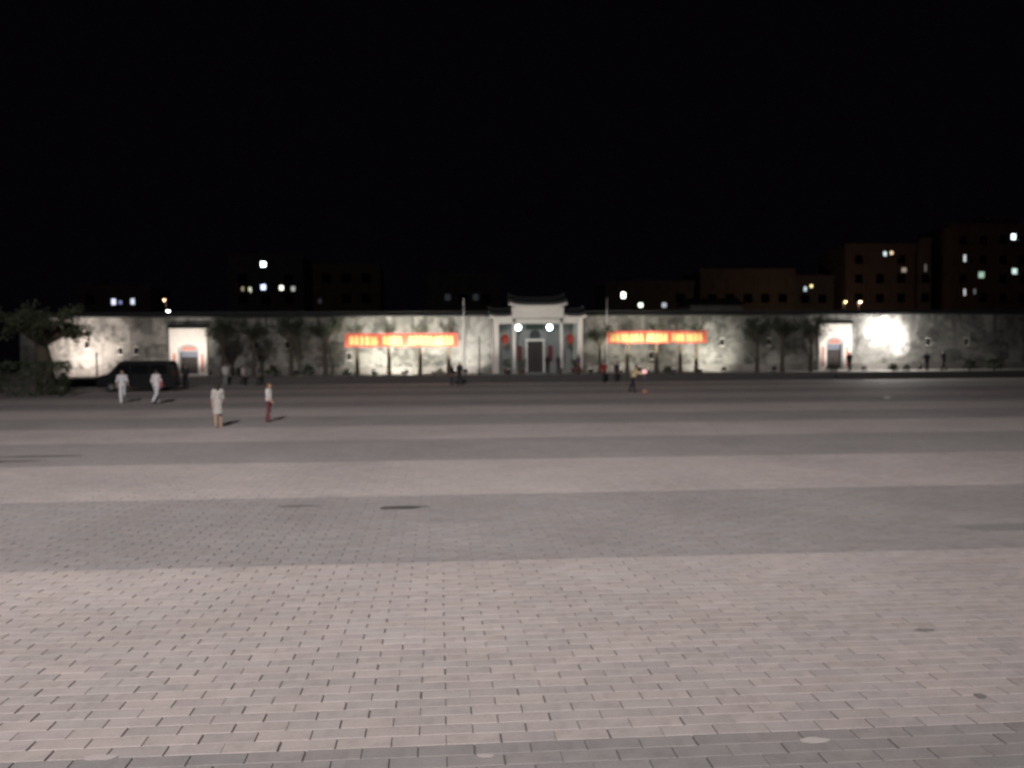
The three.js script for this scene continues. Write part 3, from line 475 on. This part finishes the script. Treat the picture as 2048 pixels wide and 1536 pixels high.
// pose: legs [[swing, knee], [swing, knee]], arms [[swing, out, elbow], ...], lean
function person(pos, turn, h, o, label) {
  const t = thing('person', label, 'person', pos, turn, o.group ?? 'people on the square'); t.scale.setScalar(h / 1.74);
  const legs = o.legs ?? [[0.1, 0.08], [-0.1, 0.1]], arms = o.arms ?? [[0.1, 0.12, 0.25], [-0.05, 0.12, 0.2]], lean = o.lean ?? 0, slim = o.slim ?? 1;
  const tilt = (y, dz = 0) => V(0, 0.93 + (y - 0.93) * Math.cos(lean) - dz * Math.sin(lean), (y - 0.93) * Math.sin(lean) + dz * Math.cos(lean));
  const pel = V(0, 0.95, 0), chest = tilt(1.3), neck = tilt(1.47), head = tilt(1.61, 0.02);
  const B = [], T = [], L = [], S = [], A = [], toes = [];
  T.push([V(-0.06, 0.97, 0), V(0.06, 0.97, 0), 0.125 * slim, 0.125 * slim], [pel, chest, 0.125 * slim, 0.14 * slim], [tilt(1.36).add(V(-0.1, 0, 0)), tilt(1.36).add(V(0.1, 0, 0)), 0.095 * slim, 0.095 * slim], [tilt(1.42).add(V(-0.15 * slim, 0, 0)), tilt(1.42).add(V(0.15 * slim, 0, 0)), 0.055, 0.055]);
  B.push([tilt(1.42), tilt(1.53), 0.058, 0.052]);
  let low = 9; const legJ = [];
  [-1, 1].forEach((s, i) => {
    const [sw, kn] = legs[i], hip = V(s * 0.09, 0.92, 0), knee = hip.clone().add(V(s * 0.012, -Math.cos(sw) * 0.43, Math.sin(sw) * 0.43)), a2 = sw - kn, ank = knee.clone().add(V(0, -Math.cos(a2) * 0.42, Math.sin(a2) * 0.42)), toe = ank.clone().add(V(s * 0.02, -0.045, 0.15)), heel = ank.clone().add(V(0, -0.04, -0.045));
    low = Math.min(low, toe.y - 0.03); legJ.push([hip, knee, ank, toe, heel]);
    L.push([hip, knee, 0.083 * slim, 0.058 * slim], [knee, ank, 0.056 * slim, 0.038]); toes.push([heel, toe, 0.042, 0.034]);
  });
  const hands = [];
  [-1, 1].forEach((s, i) => {
    const [sw, out, el] = arms[i], sh = tilt(1.41).add(V(s * 0.185 * slim, 0, 0)), d1 = V(s * Math.sin(out), -Math.cos(out) * Math.cos(sw), Math.sin(sw) * Math.cos(out)), elb = sh.clone().addScaledVector(d1, 0.29), d2 = V(s * Math.sin(out) * 0.3, -Math.cos(sw + el), Math.sin(sw + el)).normalize(), wr = elb.clone().addScaledVector(d2, 0.25);
    A.push([sh, elb, 0.052 * slim, 0.042]); S.push([elb, wr, 0.04, 0.028]);
    const side = V(0, 0, 1).cross(d2).normalize().multiplyScalar(s), fw = d2.clone().cross(side).normalize();
    const palm = wr.clone().addScaledVector(d2, 0.075); hands.push(limb(wr.clone().addScaledVector(d2, -0.02), palm, 0.03, 0.038, 8));
    [-1.5, -0.5, 0.5, 1.5].forEach((f, k) => { const b = palm.clone().addScaledVector(fw, f * 0.017), m = b.clone().addScaledVector(d2, [0.036, 0.042, 0.04, 0.03][k]), e = m.clone().addScaledVector(d2, 0.03).addScaledVector(side, -0.016); hands.push(limb(b, m, 0.0095, 0.009, 6), limb(m, e, 0.009, 0.007, 6)); });
    const tb = wr.clone().addScaledVector(d2, 0.025).addScaledVector(fw, 0.028), tm = tb.clone().addScaledVector(d2, 0.03).addScaledVector(fw, 0.025); hands.push(limb(tb, tm, 0.012, 0.01, 6), limb(tm, tm.clone().addScaledVector(d2, 0.028), 0.01, 0.008, 6));
  });
  const all = [...B, ...T, ...L, ...A, ...S, ...toes];
  const headD = (x, y, z) => { const X = x - head.x, Y = y - head.y, Z = z - head.z; let d = (Math.sqrt((X / 0.078) ** 2 + (Y / 0.115) ** 2 + (Z / 0.095) ** 2) - 1) * 0.08; d = smin(d, Math.sqrt(X * X + ((Y + 0.02) * 0.7) ** 2 + (Z - 0.095) ** 2) - 0.016, 0.02); d = smin(d, capsule(x, y, z, [head.clone().add(V(0, -0.075, 0.04)), head.clone().add(V(0, -0.085, 0.06)), 0.045, 0.035]), 0.03); for (const s of [-1, 1]) d = smin(d, Math.sqrt((X - s * 0.08) ** 2 * 2 + (Y / 1.7) ** 2 + Z * Z) - 0.02, 0.01); return d; };
  const uni = (bones, k, grow = 0) => (x, y, z) => { let d = 9; for (const b of bones) d = smin(d, capsule(x, y, z, b) - grow, k); return d; };
  const box = (bones, m) => { const lo = V(9, 9, 9), hi = V(-9, -9, -9); for (const [a, b, r0, r1] of bones) { const r = Math.max(r0, r1) + m; for (const p of [a, b]) { lo.min(p.clone().addScalar(-r)); hi.max(p.clone().addScalar(r)); } } return [lo, hi]; };
  const bu = uni(all, 0.035); let [lo, hi] = box([...all, [head, head, 0.13, 0.13]], 0.02);
  const bodyG = mesh((x, y, z) => Math.min(smin(bu(x, y, z), headD(x, y, z), 0.03)), lo, hi, 76);
  const off = V(0, -low + 0.004, 0), body = part('body', [bodyG, ...hands], skin, t); body.position.copy(off);
  const wear = (name, bones, grow, clip, c, label2) => { const u = uni(bones, 0.05, grow), [l, h2] = box(bones, grow + 0.02); const m = part(name, mesh((x, y, z) => Math.max(u(x, y, z), clip ? clip(x, y, z) : -9), l, h2, 52), cloth(c), t, label2); m.position.copy(off); };
  const hem = o.hem ?? 0.86;
  const cut = (j, f) => j[0].clone().lerp(j[1], f);
  wear('top', [...T, ...A.map((b) => o.sleeve === 0 ? [b[0], b[0].clone().lerp(b[1], 0.6), b[2], b[3]] : b), ...(o.sleeve === 2 ? S : []), ...(o.dress ? [[V(0, 0.95, 0), V(0, o.dress, 0), 0.14, 0.2]] : [])], 0.016, (x, y, z) => (o.dress ?? hem) - y, o.top);
  if (o.bottom) {
    const end = o.shorts ? 0.55 : 1;
    const bones = [[V(-0.06, 0.96, 0), V(0.06, 0.96, 0), 0.122 * slim, 0.122 * slim]];
    L.forEach((b, i) => { if (i % 2 === 0) bones.push(o.shorts ? [b[0], cut(b, 0.8), b[2] + 0.012, b[3] + 0.02] : b); else if (!o.shorts) bones.push([b[0], cut(b, 0.97), b[2] + 0.012, b[3] + 0.018]); });
    wear('trousers', bones, 0.012, (x, y, z) => y - 1.06, o.bottom);
  }
  const sh = part('shoes', toes.flatMap((b) => [limb(b[0].clone().add(V(0, 0.0, -0.02)), b[1].clone().add(V(0, 0.002, 0.02)), 0.05, 0.042, 8)]), o.shoes ? cloth(o.shoes) : shoeMat, t); sh.position.copy(off);
  const hr = part('hair', mesh((x, y, z) => { const X = x - head.x, Y = y - head.y, Z = z - head.z; let d = (Math.sqrt((X / 0.09) ** 2 + ((Y - 0.012) / 0.118) ** 2 + ((Z + 0.012) / 0.103) ** 2) - 1) * 0.09; if (o.longHair) d = smin(d, capsule(x, y, z, [head.clone().add(V(0, -0.02, -0.05)), head.clone().add(V(0, -0.24, -0.08)), 0.075, 0.05]), 0.04); return Math.max(d, Math.min(Z - 0.045, 0.055 - Y) * 0.9); }, head.clone().add(V(-0.12, -0.34, -0.16)), head.clone().add(V(0.12, 0.16, 0.12)), 40), o.hair ? cloth(o.hair) : hairBlack, t); hr.position.copy(off);
  for (const s of [-1, 1]) { const e = part('eye', new THREE.SphereGeometry(0.012, 8, 6).translate(head.x + s * 0.03, head.y + 0.005, head.z + 0.083), hairBlack, t); e.position.copy(off); }
  const mo = part('mouth', rb(0.045, 0.01, 0.01, head.x, head.y - 0.058, head.z + 0.092), mat([0.3, 0.1, 0.08], 0.5), t); mo.position.copy(off);
  t.userData.joint = undefined; delete t.userData.joint;
  return { t, off, head, chest, hands, scale: h / 1.74 };
}
const WHITE = [0.62, 0.6, 0.6], PALE = [0.48, 0.46, 0.45], DARK = [0.02, 0.021, 0.026], INK = [0.018, 0.018, 0.03];
const walkA = [[0.32, 0.1], [-0.3, 0.3]], walkB = [[-0.28, 0.35], [0.3, 0.08]];
person([-16.88, 0, -50.9], 0.5, 1.8, { top: WHITE, bottom: [0.66, 0.65, 0.66], legs: walkA, arms: [[-0.3, 0.2, 0.3], [0.35, 0.15, 0.5]], sleeve: 1, shoes: [0.4, 0.38, 0.36] }, 'walking person all in white, nearer the big tree, before the van');
const pB = person([-14.75, 0, -49.7], 2.7, 1.84, { top: [0.68, 0.62, 0.62], bottom: [0.6, 0.58, 0.6], legs: walkB, arms: [[0.3, 0.1, 0.4], [-0.2, 0.15, 0.9]], sleeve: 1 }, 'walking person in pale clothes with a reddish bag, before the van');
person([-7.92, 0, -33.9], 3.4, 1.6, { top: [0.4, 0.37, 0.34], dress: 0.52, legs: [[0.12, 0.1], [-0.22, 0.25]], arms: [[0.15, 0.12, 0.3], [-0.2, 0.12, 0.2]], longHair: true, slim: 0.9, shoes: [0.4, 0.2, 0.15] }, 'person in a pale knee-length dress, bare legs, nearest the camera', );
person([-6.5, 0, -36], 1.3, 1.5, { top: [0.6, 0.57, 0.54], bottom: [0.14, 0.03, 0.045], legs: [[0.05, 0.06], [-0.12, 0.15]], arms: [[0.1, 0.1, 0.7], [0.0, 0.12, 0.3]], slim: 0.86, hair: [0.16, 0.08, 0.03], longHair: true, hem: 0.92 }, 'short person with brown hair, white top and maroon trousers');
person([-18.75, 0, -70.4], 0.2, 1.75, { top: DARK, bottom: INK }, 'dark-clothed person standing before the white gate by the van');
person([-17.0, 0, -75.4], 0.4, 1.75, { top: PALE, bottom: [0.22, 0.22, 0.21], arms: [[0.2, 0.1, 0.5], [0, 0.1, 0.3]] }, 'person in pale shirt and grey trousers below the first leafy tree');
person([-15.65, 0, -75.7], 1.2, 1.66, { top: [0.42, 0.38, 0.38], bottom: INK, legs: walkA }, 'person in pale top and dark trousers below the second leafy tree');
person([-14.35, 0, -75.6], -1.1, 1.72, { top: [0.05, 0.05, 0.07], bottom: DARK, legs: walkB }, 'dark-clothed person below the leafy trees, facing the pale-topped one');
person([1.0, 0, -72.3], 0.9, 1.55, { top: INK, bottom: DARK, slim: 0.92, longHair: true }, 'shorter dark figure of the pair beneath the end of the long lit banner');
person([1.62, 0, -72.1], -0.6, 1.78, { top: DARK, bottom: DARK }, 'taller dark figure of the pair beneath the end of the long lit banner');
person([13.4, 0, -74.4], 0.3, 1.7, { top: [0.28, 0.02, 0.02], bottom: DARK }, 'person in a red shirt between gatehouse and second banner');
person([14.6, 0, -75.2], -0.9, 1.72, { top: [0.03, 0.02, 0.035], bottom: DARK, legs: walkB }, 'dark-clothed person beside the red-shirted one');
const toyP = person([12.15, 0, -57.2], 1.35, 1.76, { top: [0.6, 0.5, 0.27], bottom: DARK, lean: 0.3, sleeve: 2, arms: [[0.7, 0.06, 0.75], [0.8, 0.06, 0.7]], legs: [[0.12, 0.1], [-0.18, 0.2]] }, 'person in a tan jacket leaning forward over a glowing pink toy');
person([37.3, 0.592, -81.6], 3.0, 1.74, { top: DARK, bottom: INK, group: 'people on the terrace' }, 'dark figure standing in front of the gate with the red plaque');
person([44.0, 0.592, -80.4], 2.8, 1.72, { top: DARK, bottom: DARK, group: 'people on the terrace' }, 'dark figure below the glaring wall patch, nearer the gate');
person([45.4, 0.592, -80.1], -2.7, 1.8, { top: INK, bottom: DARK, group: 'people on the terrace', legs: walkA }, 'dark figure below the right rim of the glaring wall patch');
person([9.35, 0.592, -79.2], 3.1, 1.7, { top: DARK, bottom: [0.03, 0.028, 0.026], group: 'people on the terrace' }, 'dark figure standing before the gatehouse door');
person([10.35, 0.592, -79.7], 2.4, 1.6, { top: [0.05, 0.03, 0.05], bottom: DARK, group: 'people on the terrace', longHair: true, slim: 0.9 }, 'smaller dark figure right of the one before the gatehouse door');
person([12.0, 0.592, -79.0], 0.6, 1.65, { top: [0.08, 0.05, 0.1], bottom: [0.12, 0.03, 0.03], group: 'people on the terrace' }, 'person in purplish top before the gatehouse pier near the red-shirted one');
// things carried
{ const b = thing('shoulder_bag', 'reddish shoulder bag carried by the pale-clothed walker', 'bag', [-14.44, 0.82, -49.52], 0.4); part('pouch', rb(0.14, 0.3, 0.3, 0, 0.2, 0, 0.05), mat([0.3, 0.07, 0.05], 0.7), b); part('strap', new THREE.TorusGeometry(0.24, 0.014, 6, 20, Math.PI).scale(0.5, 1.15, 1).translate(-0.04, 0.33, 0), mat([0.2, 0.05, 0.04], 0.7), b); }
{ const pm = new THREE.MeshStandardMaterial({ color: 0xffc0c0, emissive: lin(1, 0.52, 0.55), emissiveIntensity: 0.8, roughness: 0.5 }); const s = thing('toy_lamp', 'small glowing pink toy lamp held by the leaning person', 'toy', [12.84, 1.29, -57.04]); part('glowing_bulb', new THREE.SphereGeometry(0.13, 16, 12).scale(1.25, 1, 1), pm, s); part('stick', cyl(0.014, 0.014, 0.36, 0, -0.46, 0, 8), mat([0.4, 0.3, 0.5]), s); const l = new THREE.PointLight(lin(1, 0.5, 0.52), 0.35); l.castShadow = true; l.shadow.radius = 6; s.add(l); }
{ const s = thing('toy_ball', 'small orange ball on the square by the leaning person', 'ball', [12.2, 0.16, -54.2]); part('ball', new THREE.SphereGeometry(0.16, 18, 12), mat([0.4, 0.2, 0.15], 0.6), s); part('seam', new THREE.TorusGeometry(0.161, 0.006, 5, 28), mat([0.08, 0.04, 0.03]), s); }

// ---------------------------------------------------------------- parked van
{
  const t = thing('parked_van', 'dark minivan parked before the left gate behind the two white-clad walkers', 'van', [-20.75, 0, -66]);
  const paint = new THREE.MeshPhysicalMaterial({ color: lin(0.012, 0.012, 0.014), roughness: 0.22, clearcoat: 0 }), glass = mat([0.008, 0.009, 0.01], 0.04), rubber = mat([0.015, 0.015, 0.015], 0.9), rim = mat([0.2, 0.2, 0.21], 0.4, { metalness: 0.8 });
  const s = new THREE.Shape(); s.moveTo(-2.45, 0.35); s.lineTo(-2.5, 0.72); s.quadraticCurveTo(-2.5, 1.02, -2.2, 1.1); s.lineTo(-1.72, 1.2); s.lineTo(-1.05, 1.92); s.quadraticCurveTo(-0.9, 2.05, -0.6, 2.07); s.lineTo(2.05, 2.06); s.quadraticCurveTo(2.3, 2.04, 2.36, 1.8); s.lineTo(2.5, 1.05); s.lineTo(2.5, 0.4); s.lineTo(2.42, 0.33);
  s.lineTo(2.0, 0.33); s.absarc(1.55, 0.36, 0.42, 0, Math.PI, false); s.lineTo(-1.15, 0.33); s.absarc(-1.58, 0.36, 0.42, 0, Math.PI, false); s.closePath();
  part('body', new THREE.ExtrudeGeometry(s, { depth: 1.64, bevelEnabled: true, bevelSize: 0.06, bevelThickness: 0.08, bevelSegments: 3, curveSegments: 14 }).translate(0, 0, -0.82), paint, t);
  for (const k of [-1, 1]) {
    for (const [pts] of [[[[-1.5, 1.28], [-0.98, 1.82], [-0.35, 1.86], [-0.35, 1.24]]], [[[-0.25, 1.24], [-0.25, 1.86], [0.95, 1.86], [0.95, 1.24]]], [[[1.05, 1.24], [1.05, 1.86], [2.02, 1.84], [2.2, 1.26]]]]) { const w = new THREE.Shape(pts.map((p) => new THREE.Vector2(...p))); part('side_window', new THREE.ExtrudeGeometry(w, { depth: 0.012, bevelEnabled: false }).translate(0, 0, k > 0 ? 0.895 : -0.907), glass, t); }
    for (const x of [-1.58, 1.55]) { const w = part('wheel', new THREE.TorusGeometry(0.25, 0.1, 10, 24).translate(x, 0.352, k * 0.8), rubber, t); part('rim', new THREE.CylinderGeometry(0.2, 0.2, 0.12, 18).rotateX(Math.PI / 2).translate(x, 0.352, k * 0.81), rim, w); }
    const d = part('door', rb(1.2, 0.75, 0.02, 0.35, 0.82, k * 0.903, 0.008), paint, t); part('handle', rb(0.18, 0.04, 0.04, 0.02, 1.08, k * 0.922), darkMetal, d);
    const d2 = part('door', rb(0.9, 0.72, 0.02, -0.74, 0.82, k * 0.903, 0.008), paint, t); part('handle', rb(0.16, 0.04, 0.04, -0.42, 1.08, k * 0.922), darkMetal, d2);
    part('headlight', rb(0.12, 0.16, 0.34, -2.42, 0.86, k * 0.68, 0.05), mat([0.3, 0.3, 0.3], 0.2), t); part('tail_light', rb(0.06, 0.4, 0.14, 2.53, 1.15, k * 0.78, 0.025), mat([0.2, 0.015, 0.012], 0.3), t);
    part('wing_mirror', rb(0.1, 0.18, 0.2, -1.32, 1.3, k * 1.0, 0.04), paint, t);
  }
  part('windscreen', new THREE.BoxGeometry(0.92, 0.02, 1.5).rotateZ(0.82).translate(-1.45, 1.57, 0), glass, t);
  for (const x of [-2.5, 2.52]) part('bumper', rb(0.14, 0.24, 1.74, x, 0.48, 0, 0.05), rubber, t);
}

// ---------------------------------------------------------------- marks and litter on the square
function patch(name, x, z, rx, rz, c, s0, y, parent, rough = 0.7) { const s = new THREE.Shape(); for (let i = 0; i < 34; i++) { const a = i / 34 * 6.283, k = 0.65 + 0.7 * fbm(Math.cos(a) * 1.3 + 5, Math.sin(a) * 1.3 + 5, s0, 3); const px = Math.cos(a) * rx * k, py = Math.sin(a) * rz * k; i ? s.lineTo(px, py) : s.moveTo(px, py); } s.closePath(); return part(name, new THREE.ExtrudeGeometry(s, { depth: 0.003, bevelEnabled: false }).rotateX(-Math.PI / 2).translate(x, y, z), mat(c, rough), parent); }
patch('dark_mark', -0.72, -15.95, 0.36, 0.17, [0.1, 0.095, 0.09], 301, 0.0035, plaza, 0.6);
patch('dark_mark', -0.45, -16.0, 0.3, 0.07, [0.13, 0.12, 0.11], 302, 0.003, plaza, 0.6);
patch('dark_mark', -2.45, -16.3, 0.38, 0.1, [0.17, 0.15, 0.14], 303, 0.0035, plaza, 0.6);
patch('dark_mark', -12.2, -23.9, 2.0, 0.19, [0.085, 0.08, 0.076], 304, 0.0035, plaza, 0.6);  // long thin patch, darker than the pavers around it
patch('dark_mark', -10.4, -25.0, 1.1, 0.12, [0.11, 0.1, 0.095], 305, 0.0035, plaza, 0.6);
patch('dark_mark', 4.6, -8.4, 0.09, 0.04, [0.22, 0.2, 0.19], 306, 0.0035, plaza, 0.6);
patch('dark_mark', 4.15, -6.75, 0.04, 0.05, [0.22, 0.2, 0.19], 308, 0.0035, plaza, 0.6);
patch('dark_mark', 9.2, -13.1, 1.6, 0.3, [0.25, 0.235, 0.225], 311, 0.0035, plaza, 0.7);
patch('lime_stain', 2.55, -6.08, 0.1, 0.05, [0.52, 0.46, 0.43], 309, 0.0035, plaza, 0.9);
patch('lime_stain', -2.27, -6.27, 0.11, 0.05, [0.5, 0.44, 0.415], 310, 0.0035, plaza, 0.9);
patch('lime_stain', 0.28, -6.05, 0.06, 0.03, [0.5, 0.43, 0.4], 312, 0.0035, plaza, 0.9);
function sheet(x, z, w, d, c, label) { const g = new THREE.PlaneGeometry(w, d, 8, 4).rotateX(-Math.PI / 2), P = g.attributes.position; for (let i = 0; i < P.count; i++) P.setY(i, 0.035 + 0.03 * Math.sin(P.getX(i) * 9 / w) + 0.012 * Math.sin(P.getZ(i) * 14)); g.computeVertexNormals(); const m = tagged('litter_sheet', g, mat(c, 0.8, { side: THREE.DoubleSide }), label, 'litter', 'litter on the square'); m.position.set(x, 0, z); m.rotation.y = rr(-0.2, 0.2); }
sheet(23.9, -47.7, 0.85, 0.7, [0.75, 0.74, 0.68], 'long white paper sheet lying on the dim right side of the square');
sheet(21.5, -41.4, 0.16, 0.14, [0.6, 0.6, 0.58], 'tiny paper scrap on the dim right side of the square');

// ---------------------------------------------------------------- inner hall and the town behind
{
  const t = thing('inner_hall', 'pale low hall showing just above the wall behind the second banner', 'building', [31.6, 0.592, -106]);
  part('wall', bx(5.9, 7.1, 5, 0, 3.55, 0), mat([0.4, 0.38, 0.37], 0.9, { map: stoneTex }), t);
  const s = new THREE.Shape(); s.moveTo(-2.9, 0); s.lineTo(0, 0.7); s.lineTo(2.9, 0); s.lineTo(2.9, -0.14); s.lineTo(-2.9, -0.14); s.closePath(); part('roof', new THREE.ExtrudeGeometry(s, { depth: 6.3, bevelEnabled: false }).rotateY(Math.PI / 2).translate(-3.15, 7.25, 0), tileMat, t);
}
const facadeTex = texture(512, 512, (i, j) => { const v = 0.75 + 0.3 * fbm(i / 26, j / 60, 201, 4) - 0.12 * THREE.MathUtils.smoothstep(fbm(i / 10, j / 120, 205, 3), 0.55, 0.7); return [v, v, v]; });
const darkPane = mat([0.012, 0.013, 0.015], 0.05), frameMat = mat([0.2, 0.2, 0.2], 0.6);
const litMats = new Map();
function litPane(c) { const k = c.join(); if (!litMats.has(k)) litMats.set(k, new THREE.MeshStandardMaterial({ color: lin(0.2, 0.2, 0.2), emissive: lin(...c), emissiveIntensity: 1, roughness: 0.4 })); return litMats.get(k); }
const paneG = new THREE.BoxGeometry(1, 1, 0.05), sillG = bx(1, 1, 1);
function building(x0, x1, top, z, color, lit, label, opt = {}) {
  const w = x1 - x0, cx = (x0 + x1) / 2, t = thing('apartment_block', label, 'building', [cx, 0, z], 0, 'dark town buildings behind the wall');
  const wins = lit.map(([x, y, c, ww, hh]) => [x - cx, y, (ww ?? 0.9) * 0.85, (hh ?? 1.2) * 0.85, c]);
  const nb = Math.max(1, Math.round((w - 1) / 3.1)), bw = (w - 1) / nb, dep = opt.depth ?? 10;
  for (let y = 4.2; y + 1.6 < top; y += 3.1) for (let b = 0; b < nb; b++) { const x = -w / 2 + 0.5 + (b + 0.5) * bw; if (wins.some((q) => Math.abs(q[0] - x) < 0.85 + q[2] / 2 && Math.abs(q[1] - y - 0.3) < 0.85 + q[3] / 2)) continue; wins.push([x, y + 0.3, 1.4, 1.45, null]); }
  const s = new THREE.Shape(); s.moveTo(-w / 2, -0.01); s.lineTo(w / 2, -0.01); s.lineTo(w / 2, top); s.lineTo(-w / 2, top); s.closePath();
  for (const [x, y, ww, hh] of wins) { const h = new THREE.Path(), a = ww / 2, b = hh / 2; h.moveTo(x - a, y - b); h.lineTo(x - a, y + b); h.lineTo(x + a, y + b); h.lineTo(x + a, y - b); h.closePath(); s.holes.push(h); }
  const wm = mat(color, 0.9, { map: facadeTex });
  const fg = new THREE.ExtrudeGeometry(s, { depth: 0.3, bevelEnabled: false }), U = fg.attributes.uv; for (let i = 0; i < U.count; i++) U.setXY(i, U.getX(i) / 12, U.getY(i) / 12);
  part('wall', join([fg, bx(0.3, top, dep, -w / 2 + 0.15, top / 2, -dep / 2 - 0.01), bx(0.3, top, dep, w / 2 - 0.15, top / 2, -dep / 2 - 0.01), bx(w, top, 0.3, 0, top / 2, -dep - 0.17)]), wm, t);
  part('roof', [bx(w + 0.3, 0.25, dep + 0.8, 0, top + 0.13, -dep / 2), bx(w + 0.3, 0.5, 0.2, 0, top + 0.5, 0.28)], wm, t);
  if (opt.tank) { const [a, b, y] = opt.tank; part('stair_head', rb(b - a, y - top - 0.3, 4, (a + b) / 2 - cx, (y + top + 0.3) / 2 - 0.04, -3), wm, t); }
  for (const [x, y, ww, hh, c] of wins) { const p = part('window', paneG, c ? litPane(c) : darkPane, t); p.scale.set(ww, hh, 1); p.position.set(x, y, 0.1); const q = new THREE.Mesh(sillG, frameMat); on(q); q.name = 'sill'; p.add(q); q.scale.set(1.12, 0.07 / hh * 1, 0.3); q.position.set(0, -0.5, 0.22); }
  wins.forEach(([x, y, ww, hh, c], i) => { if (hash(i, Math.round(x0 * 3), 401) < 0.4) part('air_conditioner', rb(0.8, 0.55, 0.34, x + ww / 2 + 0.55 < w / 2 - 0.4 ? x + ww / 2 + 0.55 : x - ww / 2 - 0.55, y - 0.6, 0.48, 0.03), frameMat, t); });
  if (w > 6) { part('water_tank', cyl(0.8, 0.8, 1.3, -w / 4, top + 0.25, -4, 14), frameMat, t); part('aerial', cyl(0.03, 0.02, 2.6, w / 3, top + 0.25, -2, 6), darkMetal, t); }
  return t;
}
const cool = [1.5, 1.9, 2.0], cold = [0.55, 0.7, 0.8], warm = [1.6, 1.2, 0.6], dim = [0.3, 0.26, 0.2], green = [0.5, 0.72, 0.6], hot = [5.5, 7, 6.8], pale = [1.7, 1.8, 1.5], faint = [0.02, 0.022, 0.025];
building(-54.5, -43.6, 12.4, -145, [0.3, 0.28, 0.27], [[-49, 10.37, [1.0, 1.05, 1.3], 0.8, 1.1], [-48.0, 10.2, [0.25, 0.27, 0.5], 0.6, 0.8], [-46.2, 10.4, [0.8, 0.9, 1.05], 0.7, 1.1]], 'unlit low block at far left with a row of three bluish windows');
building(-32, -20.6, 16.9, -145, [0.26, 0.25, 0.25], [[-26.64, 16.05, hot, 0.9, 0.95], [-26.7, 12.55, [1.3, 1.6, 2.2], 0.9, 1.0], [-23.95, 12.45, [1.9, 2, 1.6], 0.75, 0.9], [-22.2, 12.3, [0.4, 0.42, 0.38], 0.7, 0.9], [-28.7, 12.15, [0.75, 0.75, 0.55], 0.55, 1.0], [-29.8, 12.3, [0.3, 0.25, 0.16], 0.5, 0.8]], 'dark block left of centre with one very bright top window');
building(-18.9, -8.9, 15.2, -143, [0.3, 0.25, 0.215], [[-17.9, 10.3, faint, 0.6, 0.9]], 'faint brownish block with unlit windows above the leafy trees');
building(-2, 9.8, 14.1, -146, [0.28, 0.285, 0.28], [[1.5, 11, faint, 1, 1.2], [5.9, 11, faint, 1, 1.2]], 'faint grey block just left of the gatehouse roof');
building(26.2, 40.2, 12.7, -144, [0.3, 0.28, 0.275], [[29.0, 11.15, [4.4, 4.8, 4.2], 0.8, 1.1], [31.75, 9.6, [2.2, 2.6, 2.2], 0.85, 0.8], [35.5, 9.6, [0.45, 0.5, 0.55], 0.9, 0.9]], 'block with three whitish windows above the second banner');
building(41.6, 57, 14.7, -145, [0.3, 0.25, 0.22], [], 'faint wide block with all windows dark, above the trees by the right gate');
building(57.6, 64.4, 13.8, -147, [0.27, 0.26, 0.27], [[59.6, 12.3, [0.6, 0.75, 0.85], 0.6, 0.9], [60.6, 12.75, [1.9, 1.7, 0.7], 0.55, 0.6]], 'narrow dark block with a blue and a yellow window touching');
building(65.4, 77, 18.7, -145, [0.32, 0.25, 0.23], [[72, 17.8, [0.9, 1.1, 1.15], 0.65, 0.9], [73.1, 17.95, [1.3, 0.95, 0.6], 0.65, 0.7], [75.2, 15.2, dim, 1.0, 0.9]], 'brownish block above the glaring patch with two small lit top windows');
building(77.7, 79.4, 19.6, -144.5, [0.34, 0.31, 0.31], [[78.55, 15.5, [0.12, 0.1, 0.1], 0.5, 1.4]], 'narrow pale stair tower between two brownish blocks', { depth: 5 });
building(83, 101, 22, -145, [0.36, 0.26, 0.22], [[93.7, 20.6, [2.6, 3.2, 3.4], 0.95, 1.15], [85.45, 17.1, [0.65, 0.75, 0.75], 0.55, 1.4], [88.3, 14.4, [0.35, 0.52, 0.42], 1.2, 1.2], [93.95, 15.0, [0.7, 0.95, 0.9], 1.1, 1.1], [85.5, 11.6, [0.6, 0.6, 0.62], 0.5, 1.3], [87.2, 11.7, [0.12, 0.13, 0.13], 0.5, 1.0]], 'tallest brownish block at the right edge with several greenish lit windows', { tank: [89.8, 94.9, 24.2] });

// street lamps between the wall and the town
function streetLamp(x, y, z, c, glowI, cd, label) {
  const t = thing('street_lamp', label, 'street lamp', [x, 0, z], 0, 'street lamps behind the wall');
  part('pole', cyl(0.09, 0.05, y + 0.25, 0, 0, -0.5, 10), darkMetal, t); part('arm', limb(V(0, y + 0.2, -0.5), V(0, y + 0.16, 0.05), 0.035, 0.03, 6), darkMetal, t);
  part('lamp_head', rb(0.42, 0.12, 0.7, 0, y + 0.12, 0.1), darkMetal, t);
  part('lamp_bowl', new THREE.SphereGeometry(0.16, 14, 10).scale(1, 1, 1.3).translate(0, y - 0.02, 0.1), new THREE.MeshStandardMaterial({ color: 0xffffff, emissive: lin(...c), emissiveIntensity: glowI, roughness: 0.4 }), t);
  const l = new THREE.PointLight(lin(...c), cd); l.position.set(0, y - 0.3, 0.1); l.castShadow = true; l.shadow.radius = 10; t.add(l);
}
streetLamp(-28.55, 7.06, -101, [0.95, 1, 1], 12, 14, 'bright white street lamp peeping over the wall near the left gate');
streetLamp(-32.1, 8.9, -112, [1, 0.55, 0.3], 2.2, 10, 'dim orange street lamp beyond the left gate');
streetLamp(60, 9.3, -128, [1, 0.62, 0.4], 1.6, 34, 'dim orange street lamp before the stair tower');
streetLamp(52.4, 8.7, -116, [1, 0.75, 0.35], 1.6, 12, 'dim yellowish street lamp behind the right gate');

scene.traverse((o) => { if (o.isMesh) { o.castShadow = true; o.receiveShadow = true; } });
renderer.render(scene, camera);
